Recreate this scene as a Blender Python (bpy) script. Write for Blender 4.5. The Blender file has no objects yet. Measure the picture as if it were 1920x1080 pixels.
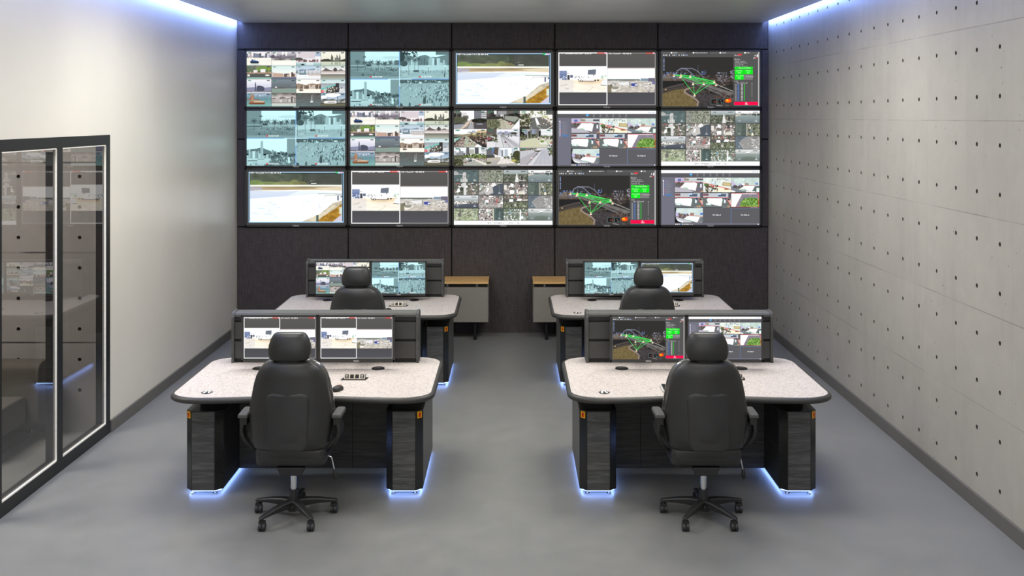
import bpy, bmesh, math, random
from mathutils import Vector, Matrix
C = bpy.context.scene.collection
PI = math.pi
# ---------------------------------------------------------------- pictures shown on the screens (painted as vertex colours)
import numpy as np
CW, CH = 368, 206
class Cv:
    """A tiny painter on a float RGB array (values 0..255); coordinates run 0..1 with v downwards."""
    def __init__(s, a):
        s.a = a; s.h, s.w = a.shape[:2]
        s.X, s.Y = np.meshgrid((np.arange(s.w)+.5)/s.w, (np.arange(s.h)+.5)/s.h)
    def sub(s, x0, y0, x1, y1):
        return Cv(s.a[int(round(y0*s.h)):int(round(y1*s.h)), int(round(x0*s.w)):int(round(x1*s.w))])
    def px(s, x0, y0, x1, y1):
        return Cv(s.a[y0:y1, x0:x1])
    def put(s, m, col, al=1.0):
        m = np.asarray(m, float)[..., None]*al
        s.a[:] = s.a*(1-m) + np.asarray(col, float)*m
    def fill(s, col): s.a[:] = col
    def rect(s, x0, y0, x1, y1, col, al=1.0):
        mx = np.clip((s.X-x0)*s.w+.5, 0, 1)*np.clip((x1-s.X)*s.w+.5, 0, 1)
        my = np.clip((s.Y-y0)*s.h+.5, 0, 1)*np.clip((y1-s.Y)*s.h+.5, 0, 1)
        s.put(mx*my, col, al)
    def ell(s, cx, cy, rx, ry, col, al=1.0):
        d = np.hypot((s.X-cx)/rx, (s.Y-cy)/ry)
        s.put(np.clip((1-d)*min(rx*s.w, ry*s.h)+.5, 0, 1), col, al)
    def poly(s, pts, col, al=1.0):
        acc = np.zeros_like(s.X)
        for ox, oy in ((-.25, -.25), (.25, -.25), (-.25, .25), (.25, .25)):
            X, Y = s.X+ox/s.w, s.Y+oy/s.h
            ins = np.zeros(X.shape, bool); n = len(pts)
            for i in range(n):
                xa, ya = pts[i]; xb, yb = pts[(i+1) % n]
                if ya == yb: continue
                c = ((ya > Y) != (yb > Y)) & (X < (xb-xa)*(Y-ya)/(yb-ya)+xa)
                ins ^= c
            acc += ins
        s.put(acc/4, col, al)
    def line(s, x0, y0, x1, y1, wpx, col, al=1.0):
        ax, ay, bx, by = x0*s.w, y0*s.h, x1*s.w, y1*s.h
        PX, PY = s.X*s.w, s.Y*s.h
        L2 = (bx-ax)**2+(by-ay)**2 or 1
        t = np.clip(((PX-ax)*(bx-ax)+(PY-ay)*(by-ay))/L2, 0, 1)
        d = np.hypot(PX-ax-t*(bx-ax), PY-ay-t*(by-ay))
        s.put(np.clip(wpx/2-d+.5, 0, 1), col, al)
    def path(s, pts, wpx, col, al=1.0):
        for a, b in zip(pts, pts[1:]): s.line(*a, *b, wpx, col, al)
    def grad(s, y0, y1, c0, c1, x0=0, x1=1):
        t = np.clip((s.Y-y0)/(y1-y0), 0, 1)[..., None]
        c = np.asarray(c0, float)*(1-t)+np.asarray(c1, float)*t
        m = ((s.Y >= y0) & (s.Y <= y1) & (s.X >= x0) & (s.X <= x1))[..., None]
        s.a[:] = np.where(m, c, s.a)
    def noise(s, amp, cell, seed, y0=0, y1=1, x0=0, x1=1, cx=1.0, col=(1, 1, 1)):
        r = np.random.RandomState(seed)
        gw, gh = int(s.w/(cell*cx))+2, int(s.h/cell)+2
        g = r.uniform(-1, 1, (gh+1, gw+1))
        fx, fy = s.X*s.w/(cell*cx), s.Y*s.h/cell
        ix, iy = fx.astype(int), fy.astype(int); fx -= ix; fy -= iy
        v = (g[iy, ix]*(1-fx)+g[iy, ix+1]*fx)*(1-fy)+(g[iy+1, ix]*(1-fx)+g[iy+1, ix+1]*fx)*fy
        m = (s.Y >= y0) & (s.Y <= y1) & (s.X >= x0) & (s.X <= x1)
        s.a += (v*m*amp)[..., None]*np.asarray(col, float)
    def specks(s, n, x0, y0, x1, y1, cols, w0, w1, seed, asp=1.0, al=.85):
        r = np.random.RandomState(seed)
        for _ in range(n):
            x, y = r.uniform(x0, x1)*s.w, r.uniform(y0, y1)*s.h
            w = r.uniform(w0, w1); h = w*asp*r.uniform(.7, 1.3)
            xa, xb, ya, yb = int(x), int(x+max(w, 1)), int(y), int(y+max(h, 1))
            c = np.asarray(cols[r.randint(len(cols))], float)
            reg = s.a[max(ya, 0):yb, max(xa, 0):xb]
            reg[:] = reg*(1-al)+c*al
    def sky(s, base, hmin, hmax, n, cols, seed, x0=0, x1=1, win=0, al=1.0):
        """a row of buildings standing on line v=base"""
        r = np.random.RandomState(seed); x = x0
        w = (x1-x0)/n
        while x < x1:
            ww = w*r.uniform(.6, 1.5); h = r.uniform(hmin, hmax)
            c = np.asarray(cols[r.randint(len(cols))], float)+r.uniform(-8, 8)
            s.rect(x, base-h, min(x+ww, x1), base, c, al)
            if win:
                s.rect(x+ww*.55, base-h, min(x+ww, x1), base, c-win, .8*al)
            x += ww
    def hill(s, base, pts, col, al=1.0):
        s.poly([(pts[0][0], base)]+list(pts)+[(pts[-1][0], base)], col, al)
    def palm(s, x, base, top, col):
        s.line(x, base, x, top, 1.2, col)
        for dx, dy in ((-.05, .06), (.05, .06), (-.06, -.01), (.06, -.01), (-.03, -.06), (.03, -.06), (-.02, .09), (.03, .09)):
            s.line(x, top, x+dx, top+dy, 2.2, col)
    def text(s, x, y, t, col, k=1, al=1.0):
        cx = int(round(x*s.w)); cy = int(round(y*s.h))
        for ch in t:
            g = FONT.get(ch)
            if g is None: cx += 2*k; continue
            wd = max(len(q) for q in g)
            for j, row in enumerate(g):
                for i, b in enumerate(row):
                    if b == '#':
                        reg = s.a[cy+j*k:cy+j*k+k, cx+i*k:cx+i*k+k]
                        reg[:] = reg*(1-al)+np.asarray(col, float)*al
            cx += (wd+1)*k
def _f(spec):
    d = {}
    for item in spec.split(';'):
        ch, rows = item.split('=', 1); d[ch] = [q.replace('.', ' ') for q in rows.split(',')]
    return d
FONT = _f('0=###,#.#,#.#,#.#,###;1=.#,##,.#,.#,.#;2=###,..#,###,#..,###;3=###,..#,.##,..#,###;4=#.#,#.#,###,..#,..#;5=###,#..,###,..#,###;6=###,#..,###,#.#,###;7=###,..#,..#,.#.,.#.;'
  '8=###,#.#,###,#.#,###;9=###,#.#,###,..#,###;:= ,#, ,#, ;-=   ,   ,###,   ,   ;/=..#,..#,.#.,#..,#..;(=.#,#.,#.,#.,.#;N=#..#,##.#,#.##,#..#,#..#;S=###,#..,###,..#,###;R=##.,#.#,##.,#.#,#.#;C=###,#..,#..,#..,###;'
  'P=###,#.#,###,#..,#..;T=###,.#.,.#.,.#.,.#.;A=###,#.#,###,#.#,#.#;E=###,#..,##.,#..,###;D=##.,#.#,#.#,#.#,##.;M=#...#,##.##,#.#.#,#...#,#...#;L=#..,#..,#..,#..,###;I=#,#,#,#,#;O=###,#.#,#.#,#.#,###;'
  'U=#.#,#.#,#.#,#.#,###;o=   ,   ,###,#.#,###;i=#, ,#,#,#;g=   ,###,#.#,###,..#,##.;n=   ,   ,##.,#.#,#.#;a=   ,   ,.##,#.#,###;l=#,#,#,#,#;e=   ,###,###,#..,###;c=  ,  ,##,#.,##;r=  ,  ,##,#.,#.;d=..#,..#,###,#.#,###;'
  't=.#,##,.#,.#,.#;m=     ,     ,#####,#.#.#,#.#.#;s=  ,##,#.,.#,##;u=   ,   ,#.#,#.#,###;h=#..,#..,##.,#.#,#.#;p=   ,###,#.#,###,#..;.= , , , ,#;v=   ,   ,#.#,#.#,.#.;k=#..,#.#,##.,#.#,#.#;f=##,#.,##,#.,#.;b=#..,#..,##.,#.#,##.;y=   ,#.#,###,..#,##.;w=     ,     ,#.#.#,#.#.#,#####;W=#...#,#.#.#,#.#.#,##.##,#...#;H=#.#,#.#,###,#.#,#.#;F=###,#..,##.,#..,#..')
def tagmarks(v, l=(70, 110, 90), r=(60, 60, 60), n=2):
    v.rect(.06, .06, .18, .13, l, .8); v.rect(.82, .06, .94, .13, r, .85)
def blank(): return np.zeros((CH, CW, 3))
W_ = (255, 255, 255)
def harbour():
    A = blank(); P = Cv(A); P.fill((70, 66, 66))
    g = {}
    xs = [0, 92, 184, 276, 368]; ys = [0, 52, 103, 155, 206]
    for r in range(4):
        for c in range(4): g[r, c] = P.px(xs[c]+(1 if c else 0), ys[r]+(1 if r else 0), xs[c+1], ys[r+1])
    v = g[0, 0]; v.fill((238, 234, 238)); v.sky(.48, .12, .40, 15, [(176, 172, 184), (128, 132, 146), (205, 200, 208), (100, 108, 120), (190, 176, 176)], 1, win=18)
    v.rect(0, .45, 1, .5, (225, 222, 218)); v.rect(0, .5, 1, 1, (243, 240, 230)); v.noise(5, 3, 1, .5, 1, cx=3)
    v.ell(.33, .93, .2, .05, (190, 205, 195), .7); v.poly([(.13, .7), (.52, .74), (.47, .87), (.17, .87)], (38, 44, 58)); v.rect(.18, .66, .46, .76, (52, 76, 128)); v.rect(.2, .58, .28, .68, (60, 80, 110)); v.rect(.3, .6, .36, .68, (120, 130, 150)); v.line(.5, .7, .95, .66, 1, (180, 180, 175), .6)
    v = g[0, 1]; v.grad(0, .45, (225, 222, 228), (120, 112, 120)); 
    for x in (.12, .42, .55): v.rect(x, 0, x+.09, .42, (250, 250, 250), .75)
    v.sky(.5, .1, .3, 9, [(84, 76, 88), (110, 104, 116), (150, 140, 150)], 3, al=.75); v.rect(0, .45, 1, .62, (150, 142, 148), .7); v.sky(.64, .05, .2, 13, [(120, 116, 118), (180, 176, 176), (90, 88, 92)], 4)
    v.grad(.64, 1, (240, 238, 228), (250, 247, 238)); v.specks(6, .85, .45, .95, .6, [(120, 200, 140)], 2, 3, 1)
    v = g[0, 2]; v.fill((236, 234, 236)); v.rect(.05, .06, .78, .5, (226, 216, 220))
    for i in range(22): v.line(.06+i*.033, .06, .06+i*.033, .5, 1, (160, 150, 158), .65)
    v.rect(.78, .05, 1, .35, (168, 186, 204)); v.ell(.08, .58, .2, .14, (84, 82, 80)); v.sky(.76, .06, .2, 16, [(196, 170, 168), (120, 90, 92), (230, 220, 220), (90, 84, 86)], 6)
    v.grad(.78, 1, (196, 214, 214), (146, 186, 184)); v.rect(.4, .8, .7, 1, (236, 244, 244), .6); v.ell(.26, .94, .07, .05, (40, 44, 44))
    v = g[0, 3]; v.grad(0, .7, (240, 238, 224), (228, 226, 208)); v.hill(.74, [(0, .62), (.1, .55), (.3, .52), (.4, .6), (.6, .66), (.8, .62), (1, .52)], (66, 66, 56))
    for x, t, w in ((.45, .2, .1), (.66, .2, .07), (.77, .16, .06)): v.poly([(x-w/2, .68), (x-w/4, t), (x, t+.06), (x+w/2, .4), (x+w/2, .68)], (92, 92, 84))
    v.rect(.56, .45, .74, .68, (122, 124, 116)); v.grad(.74, 1, (206, 210, 190), (190, 204, 186)); 
    for x in (.45, .6, .67, .77): v.rect(x-.03, .76, x+.03, .95, (120, 124, 108), .5)
    v = g[1, 0]; v.grad(0, .5, (118, 122, 116), (90, 108, 76)); v.poly([(.35, .25), (.6, .02), (1, .1), (1, .3), (.5, .4)], (118, 150, 78)); v.noise(20, 4, 9, 0, .5); v.rect(0, .5, 1, .62, (168, 140, 122)); v.rect(.28, .32, .44, .52, (232, 226, 226)); v.rect(.56, .26, .76, .5, (236, 232, 232)); v.line(.9, .12, .9, .56, 1.5, (196, 180, 60)); v.line(.42, 0, .44, .3, 1, (170, 160, 70))
    v.grad(.6, 1, (92, 88, 84), (72, 90, 88)); v.rect(0, .88, 1, 1, (150, 186, 174)); v.ell(.08, .73, .06, .08, (228, 224, 220)); v.ell(.84, .72, .09, .06, (236, 232, 230)); v.specks(26, 0, .4, 1, .66, [(90, 70, 60), (210, 190, 180)], 1, 3, 12)
    v = g[1, 1]; v.grad(0, .6, (206, 228, 226), (238, 240, 236)); v.sky(.86, .18, .46, 14, [(150, 126, 112), (186, 160, 146), (108, 90, 84), (214, 204, 198)], 14, win=28); v.poly([(.04, .86), (.1, .56), (.4, .58), (.5, .86)], (202, 172, 156))
    for i in range(9): v.line(.1+i*.04, .58, .1+i*.045, .86, 1, (146, 118, 106), .7)
    v.rect(.74, .36, .8, .86, (246, 244, 238)); v.rect(0, .86, 1, 1, (98, 110, 132)); v.rect(0, .82, 1, .87, (190, 160, 150), .6)
    v = g[1, 2]; v.grad(0, .5, (176, 198, 214), (214, 224, 230)); v.hill(.46, [(0, .36), (.2, .26), (.45, .3), (.7, .22), (1, .34)], (132, 152, 172)); v.rect(0, .46, 1, .7, (122, 142, 152)); v.sky(.52, .06, .16, 12, [(210, 214, 216), (110, 122, 132)], 15, 0, .5); v.rect(.42, .36, 1, .68, (232, 234, 236)); v.rect(.78, .2, .84, .36, (210, 214, 218))
    for i in range(11): v.rect(.44+i*.052, .44, .465+i*.052, .52, (70, 72, 78)); v.rect(.44+i*.052, .56, .465+i*.052, .66, (106, 80, 76))
    v.grad(.7, 1, (246, 246, 246), (226, 232, 236)); v.rect(.5, .7, 1, .78, (200, 160, 140), .5); v.rect(0, .6, .12, .68, (244, 246, 248))
    v = g[1, 3]; v.grad(0, .4, (196, 206, 200), (246, 244, 242)); v.hill(.6, [(.06, .4), (.2, .16), (.3, .28), (.45, .36), (.54, .22), (.58, .14), (.64, .2), (.68, .34), (.82, .26), (1, .42)], (104, 94, 92)); v.grad(.36, .66, (168, 158, 154), (240, 234, 232)); v.hill(.42, [(.06, .4), (.2, .16), (.3, .28), (.45, .36)], (108, 98, 96)); v.rect(.54, .16, .6, .44, (72, 64, 64)); v.rect(.6, .26, .66, .42, (96, 88, 88))
    for i in range(18): v.line(.03+i*.055, .44, .03+i*.055, .62, 1, (226, 206, 200), .6)
    v.grad(.66, 1, (118, 116, 106), (176, 180, 168)); v.rect(0, .64, 1, .68, (96, 86, 80))
    v = g[2, 0]; v.grad(0, .62, (240, 240, 244), (206, 206, 222)); v.hill(.9, [(0, .62), (.3, .58), (.6, .66), (1, .56)], (138, 140, 166)); v.poly([(.33, .88), (.34, .3), (.36, .2), (.38, .3), (.4, .88)], (86, 90, 108)); v.poly([(.42, .9), (.41, .5), (.52, .46), (.66, .52), (.72, .6), (.72, .9)], (78, 82, 98)); v.rect(0, .86, 1, .93, (120, 116, 124)); v.rect(0, .93, 1, 1, (214, 216, 224)); v.specks(30, 0, .86, 1, .95, [(70, 66, 70), (200, 190, 190)], 1, 3, 18)
    v = g[2, 1]; v.grad(0, .64, (126, 138, 146), (98, 106, 110)); v.rect(0, .66, 1, 1, (136, 154, 146)); v.rect(.1, .62, .55, .67, (92, 70, 64)); v.rect(.14, .54, .22, .63, (232, 232, 232)); v.line(.8, .45, 1, .44, 1, (170, 176, 180))
    v = g[2, 2]; v.fill((246, 242, 238)); v.hill(.7, [(0, .34), (.1, .3), (.2, .36), (.42, .42), (.52, .34), (.68, .3), (.84, .36), (1, .32)], (150, 132, 116)); v.sky(.7, .15, .34, 20, [(120, 104, 92), (168, 150, 134), (206, 192, 180), (92, 80, 74)], 21, win=20); v.grad(.7, 1, (246, 238, 222), (250, 246, 236)); v.ell(.2, .8, .09, .06, (96, 84, 80)); v.rect(.14, .7, .18, .8, (120, 108, 104))
    v = g[2, 3]; v.grad(0, .4, (186, 212, 212), (232, 238, 238)); v.grad(.3, 1, (150, 160, 168), (220, 224, 226)); v.poly([(0, .66), (.6, .34), (.6, .44), (0, .82)], (120, 190, 180)); v.poly([(.2, .9), (.4, .55), (.62, .45), (.62, 1), (.2, 1)], (92, 88, 80)); v.rect(.6, .28, .74, .96, (58, 56, 56)); v.poly([(0, .8), (.1, .78), (.14, 1), (0, 1)], (214, 120, 120)); v.specks(34, .15, .55, .9, 1, [(236, 236, 236), (70, 66, 60), (140, 150, 120)], 2, 5, 23)
    v = g[3, 0]; v.grad(0, .4, (158, 176, 196), (108, 140, 150)); v.grad(.4, 1, (104, 142, 150), (128, 178, 170)); v.rect(0, .46, .52, .52, (150, 96, 82)); v.poly([(.1, .5), (.2, .1), (.28, .06), (.3, .5)], (150, 104, 84)); v.rect(.18, .08, .28, .62, (170, 130, 104)); v.specks(16, .3, .05, .8, .22, [(214, 222, 230), (150, 160, 178)], 2, 4, 25); v.poly([(.06, .74), (.76, .66), (.72, .84), (.14, .84)], (118, 76, 58)); v.rect(.3, .6, .7, .7, (214, 176, 140)); v.rect(.1, .62, .3, .74, (160, 110, 86)); v.line(.2, .5, .76, .66, 1, (220, 200, 180)); v.line(.92, .1, .92, .9, 1, (180, 200, 200), .5)
    v = g[3, 1]; v.grad(0, .36, (112, 102, 98), (206, 200, 198)); v.noise(26, 9, 26, 0, .4); v.hill(.7, [(0, .4), (.2, .38), (.46, .24), (.6, .36), (.78, .38), (.84, .22), (.9, .3), (1, .36)], (126, 118, 114)); v.sky(.72, .2, .4, 15, [(176, 170, 166), (150, 146, 144), (204, 200, 196)], 28); v.rect(.8, .28, .86, .7, (84, 78, 78)); v.rect(0, .7, 1, .77, (128, 112, 104)); v.grad(.77, 1, (206, 214, 206), (176, 198, 190))
    v = g[3, 2]; v.grad(0, 1, (92, 90, 88), (104, 118, 118)); v.noise(8, 3, 29, cx=4); v.line(.62, .16, .6, .6, 1, (214, 214, 214)); v.line(.67, .1, .68, .62, 1, (180, 180, 180)); v.poly([(.6, .6), (.62, .2), (.66, .6)], (170, 172, 172), .7); v.ell(.63, .65, .06, .05, (240, 238, 234))
    v = g[3, 3]; v.grad(0, .6, (134, 160, 184), (196, 212, 222)); v.ell(.45, .16, .28, .16, (250, 250, 250)); v.ell(.1, .3, .14, .12, (246, 246, 248)); v.ell(.65, .12, .16, .1, (244, 246, 248)); v.hill(.72, [(0, .52), (.15, .4), (.3, .48), (.5, .44), (.62, .52), (1, .4)], (96, 98, 92)); v.sky(.72, .08, .24, 12, [(120, 122, 120), (170, 172, 170)], 31); v.rect(.66, .22, .7, .7, (120, 130, 144)); v.poly([(.1, .68), (.18, .58), (.6, .56), (.66, .7), (.6, .77), (.14, .77)], (240, 238, 236)); v.rect(.28, .65, .58, .69, (92, 80, 76)); v.grad(.78, 1, (116, 114, 92), (92, 92, 78))
    for k, v in g.items(): tagmarks(v, (58, 120, 96) if k[0] > 1 or k[1] < 2 else (110, 116, 110))
    return A
def _cy(v):
    l = v @ np.array([.3, .55, .15]); l = np.clip(l, 0, 255)
    return np.stack([24+l*.73, 37+l*.86, 39+l*.87], -1)
def plaza():
    A = blank(); P = Cv(A); xs = [0, 183, 368]; ys = [0, 103, 206]
    v = P.px(0, 0, 183, 103); v.grad(0, .5, (245, 245, 245), (225, 225, 225)); v.ell(.85, .22, .2, .05, (205, 205, 205), .6); v.rect(0, 0, .3, .42, (126, 126, 126))
    for i in range(8): v.line(0, .03+i*.05, .3, .03+i*.05, 1, (116, 116, 116), .6)
    v.rect(.26, .18, .32, .22, (60, 60, 60)); v.rect(0, .38, .3, .52, (118, 118, 118)); v.sky(.52, .04, .16, 22, [(100,)*3, (150,)*3, (80,)*3], 41, .3, 1); v.rect(.9, .32, 1, .5, (90, 90, 90)); v.rect(0, .5, 1, .6, (168,)*3); v.rect(0, .54, .32, .66, (74,)*3); v.grad(.58, .9, (130,)*3, (112,)*3); v.noise(14, 4, 42, .56, .9, cx=6)
    for x, t in ((.15, .36), (.3, .4), (.43, .38), (.57, .38), (.7, .42), (.82, .38)): v.palm(x, .7, t, (58,)*3)
    v.rect(.33, .47, .42, .54, (48,)*3); v.rect(.72, .58, .85, .6, (60,)*3); v.ell(.88, .67, .08, .035, (62,)*3); v.specks(60, .2, .56, 1, .7, [(50,)*3, (80,)*3, (200,)*3], 1, 2.5, 43, 2); v.specks(8, .3, .7, .9, .84, [(40,)*3], 1, 2.4, 47, 2.4); v.poly([(.23, .87), (.26, .8), (.28, .87)], (24,)*3); v.line(.48, .88, .49, .76, 2, (46,)*3); v.rect(0, .9, 1, 1, (142,)*3)
    v = P.px(185, 0, 368, 103); v.fill((248,)*3); v.hill(.5, [(0, .12), (.2, .14), (.32, .22), (.45, .14), (.52, .12), (.62, .2), (.75, .2), (1, .1)], (112,)*3); v.rect(.73, 0, 1, .12, (98,)*3); v.sky(.52, .1, .34, 18, [(150,)*3, (190,)*3, (110,)*3, (210,)*3], 44, .12, 1, win=24); v.rect(.6, .2, .66, .5, (176,)*3); v.rect(.66, .24, .7, .52, (222,)*3); v.rect(0, .5, 1, .68, (205,)*3); v.grad(.68, 1, (168,)*3, (176,)*3); v.noise(16, 4, 45, .66, 1, cx=5)
    v.ell(.02, .2, .08, .2, (40,)*3); v.ell(.08, .44, .08, .1, (58,)*3); v.specks(40, .06, 0, .36, .1, [(26,)*3], 3, 6, 46); v.specks(14, .26, .06, .36, .2, [(24,)*3], 3, 5, 48)
    for x, b, t in ((.02, .9, .4), (.18, .86, .24), (.3, .76, .3), (.38, .76, .26)): v.palm(x, b, t, (70,)*3)
    v.ell(.33, .71, .06, .04, (66,)*3); v.specks(46, .04, .66, 1, .78, [(60,)*3, (90,)*3], 1, 2.5, 49, 2); v.line(.58, .54, .58, .76, 1.5, (80,)*3); v.line(.92, .54, .92, .74, 1.5, (80,)*3); v.ell(.58, .53, .015, .02, W_); v.ell(.92, .53, .02, .02, W_); v.ell(.91, .86, .014, .08, (70,)*3)
    v = P.px(0, 105, 183, 206); v.grad(0, .5, (250,)*3, (244,)*3); v.rect(.82, 0, 1, .6, (140,)*3)
    for i in range(8): v.line(.83+i*.022, 0, .83+i*.022, .6, 1, (124,)*3)
    v.hill(.56, [(0, .42), (.1, .38), (.2, .37), (.3, .32), (.4, .4), (.5, .46)], (96,)*3); v.sky(.72, .1, .34, 24, [(150,)*3, (190,)*3, (118,)*3, (206,)*3], 51, 0, .8, win=20); v.poly([(.28, .7), (.285, .1), (.31, .07), (.335, .1), (.34, .7)], (172,)*3); v.rect(.12, .46, .17, .74, (222,)*3); v.rect(.56, .46, .6, .6, (92,)*3); v.grad(.72, 1, (206,)*3, (190,)*3); v.rect(.02, .8, .22, .83, (66,)*3); v.rect(.22, .75, .36, .77, (90,)*3)
    v.poly([(.5, .7), (.82, .6), (1, .6), (1, 1), (.42, 1)], (110,)*3); v.specks(160, .46, .6, 1, 1, [(60,)*3, (90,)*3, (170,)*3, (220,)*3], 1.5, 4, 52, 1.6)
    for x, t in ((.52, .66), (.62, .62), (.78, .56), (.9, .6), (.98, .58)): v.palm(x, .95, t, (50,)*3)
    v.rect(.84, .68, .88, .9, (225,)*3); v.specks(12, 0, .88, .6, 1, [(70,)*3, (50,)*3], 1, 3, 53, 2.4); v.rect(.36, .95, .5, 1, (80,)*3)
    v = P.px(185, 105, 368, 206); v.fill((166,)*3); v.noise(14, 3, 54); v.rect(0, 0, 1, .13, (74,)*3); v.specks(60, 0, .02, 1, .14, [(50,)*3, (140,)*3, (200,)*3], 2, 5, 55); v.ell(.8, .09, .04, .02, W_); v.ell(.42, .12, .03, .02, W_)
    v.specks(50, 0, .12, 1, .34, [(60,)*3, (90,)*3], 1, 2.5, 56, 2.2); v.specks(40, .2, .3, .75, .66, [(50,)*3, (70,)*3, (220,)*3], 1.5, 3.2, 57, 2.4); v.specks(110, .72, .2, 1, .75, [(56,)*3, (84,)*3, (225,)*3, (120,)*3], 2, 4, 58, 1.8); v.specks(26, .45, .55, 1, .9, [(44,)*3, (64,)*3], 2, 4, 59, 3); v.line(.45, 0, .45, .3, 1, (90,)*3); v.line(.55, 0, .55, .3, 1, (90,)*3); v.ell(.5, .8, .03, .14, (60,)*3); v.ell(.02, .96, .04, .08, (60,)*3); v.rect(.3, .95, .4, 1, (80,)*3); v.ell(.2, .94, .02, .1, (76,)*3)
    A[:] = _cy(A); P = Cv(A)
    P.px(0, 102, 368, 105).fill((120, 168, 226)); P.px(182, 0, 185, 206).fill((132, 184, 236)); P.px(140, 102, 230, 105).fill((190, 232, 250)); P.px(182, 60, 185, 130).fill((196, 236, 250))
    for x in (0, 183):
        for y in (92, 196):
            P.ell((x+76)/CW, (y+2.5)/CH, .0085, .013, (226, 60, 60)); P.text((x+82)/CW, y/CH, '00:00:43:00', (235, 250, 250))
    return A
def river():
    A = blank(); P = Cv(A); P.fill((66, 66, 66))
    f = P.px(8, 7, 361, 197); f.fill((176, 218, 250)); v = P.px(13, 13, 355, 194); f.px(0, 0, 353, 3).fill((190, 225, 250)); f.px(3, 4, 6, 186).fill((16, 24, 48)); f.px(348, 4, 351, 186).fill((24, 40, 56)); f.px(120, 3, 330, 7).fill((40, 50, 62))
    v.grad(0, .24, (84, 92, 80), (92, 98, 84)); v.noise(14, 14, 61, 0, .24, cx=1.4); v.rect(.62, 0, 1, .22, (70, 72, 70), .6); v.rect(.56, 0, .62, .22, (64, 70, 60), .7)
    for x, w, h, c in ((.06, .1, .1, (126, 150, 84)), (.2, .13, .07, (134, 152, 92)), (.36, .12, .07, (146, 152, 96)), (.48, .06, .11, (140, 146, 92)), (.55, .08, .08, (124, 122, 84))): v.ell(x, .24, w, h, c, .75)
    v.specks(14, .32, .1, .7, .16, [(170, 172, 150)], 2, 6, 62, .4, .5); v.specks(1, .66, .2, .67, .21, [W_], 20, 22, 63, .12)
    v.grad(.24, .27, (252, 252, 246), (240, 240, 226)); v.grad(.27, .36, (150, 134, 100), (208, 186, 152)); v.noise(14, 5, 64, .26, .36, cx=10, col=(1, .9, .7)); v.poly([(0, .27), (.14, .29), (.12, .35), (0, .36)], (176, 176, 196), .8); v.poly([(.7, .3), (1, .27), (1, .42), (.85, .36)], (226, 214, 186), .9)
    v.grad(.36, .52, (214, 224, 238), (204, 216, 236)); v.poly([(.02, .35), (.3, .345), (.74, .34), (1, .36), (1, .42), (.7, .36), (.3, .37)], (252, 252, 248)); v.poly([(.55, .36), (.74, .36), (1, .42), (1, .46), (.74, .41), (.4, .46)], (236, 244, 242), .8)
    v.poly([(0, .525), (.3, .485), (.72, .42), (1, .44), (1, 1), (0, 1)], (252, 254, 255)); v.poly([(0, .54), (.3, .6), (.3, .96), (0, 1)], (238, 248, 255), .8)
    for x, y, w in ((.12, .72, .07), (.05, .82, .06), (.2, .835, .09), (.32, .7, .04), (.58, .6, .03), (.64, .58, .03), (.22, .6, .03), (.26, .64, .03), (.28, .9, .02), (.21, .77, .02)):
        v.line(x-w/2, y, x+w/2, y+.01, 1.6, (150, 196, 232), .7)
    v.line(.74, .425, .93, .425, 1.2, (70, 96, 84), .8); v.line(.93, .43, 1, .432, 1.8, (60, 70, 84)); v.line(.82, .46, .99, .455, 1.2, (150, 150, 130)); v.line(.8, .51, .83, .46, 1, (170, 176, 170)); v.rect(.95, .46, .965, .56, (74, 78, 110)); v.rect(.985, .46, 1, .5, (100, 100, 120))
    v.poly([(1, .56), (.9, .62), (.76, .84), (.56, 1), (1, 1)], (196, 186, 164)); v.poly([(1, .62), (.92, .74), (.8, .88), (.72, 1), (1, 1)], (170, 128, 50)); v.noise(26, 7, 66, .62, 1, .74, 1, cx=1, col=(1, .85, .4)); v.poly([(.62, .96), (.8, .8), (.9, .66), (.93, .66), (.84, .84), (.7, .99)], (226, 216, 190), .8); v.rect(.72, .86, .745, 1, (84, 98, 92)); v.poly([(.9, 1), (1, .84), (1, 1)], (206, 200, 216)); v.rect(.97, .7, 1, .84, (226, 244, 244), .8)
    P.px(14, 8, 125, 13).fill((40, 44, 52)); P.text(15/CW, 8/CH, 'CAM 1 Unnamed 4 3-D 192.100.10.2', W_); P.rect(.9, .036, .925, .057, (40, 214, 80)); P.ell(.955, .047, .01, .014, (240, 170, 214))
    return A
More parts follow.
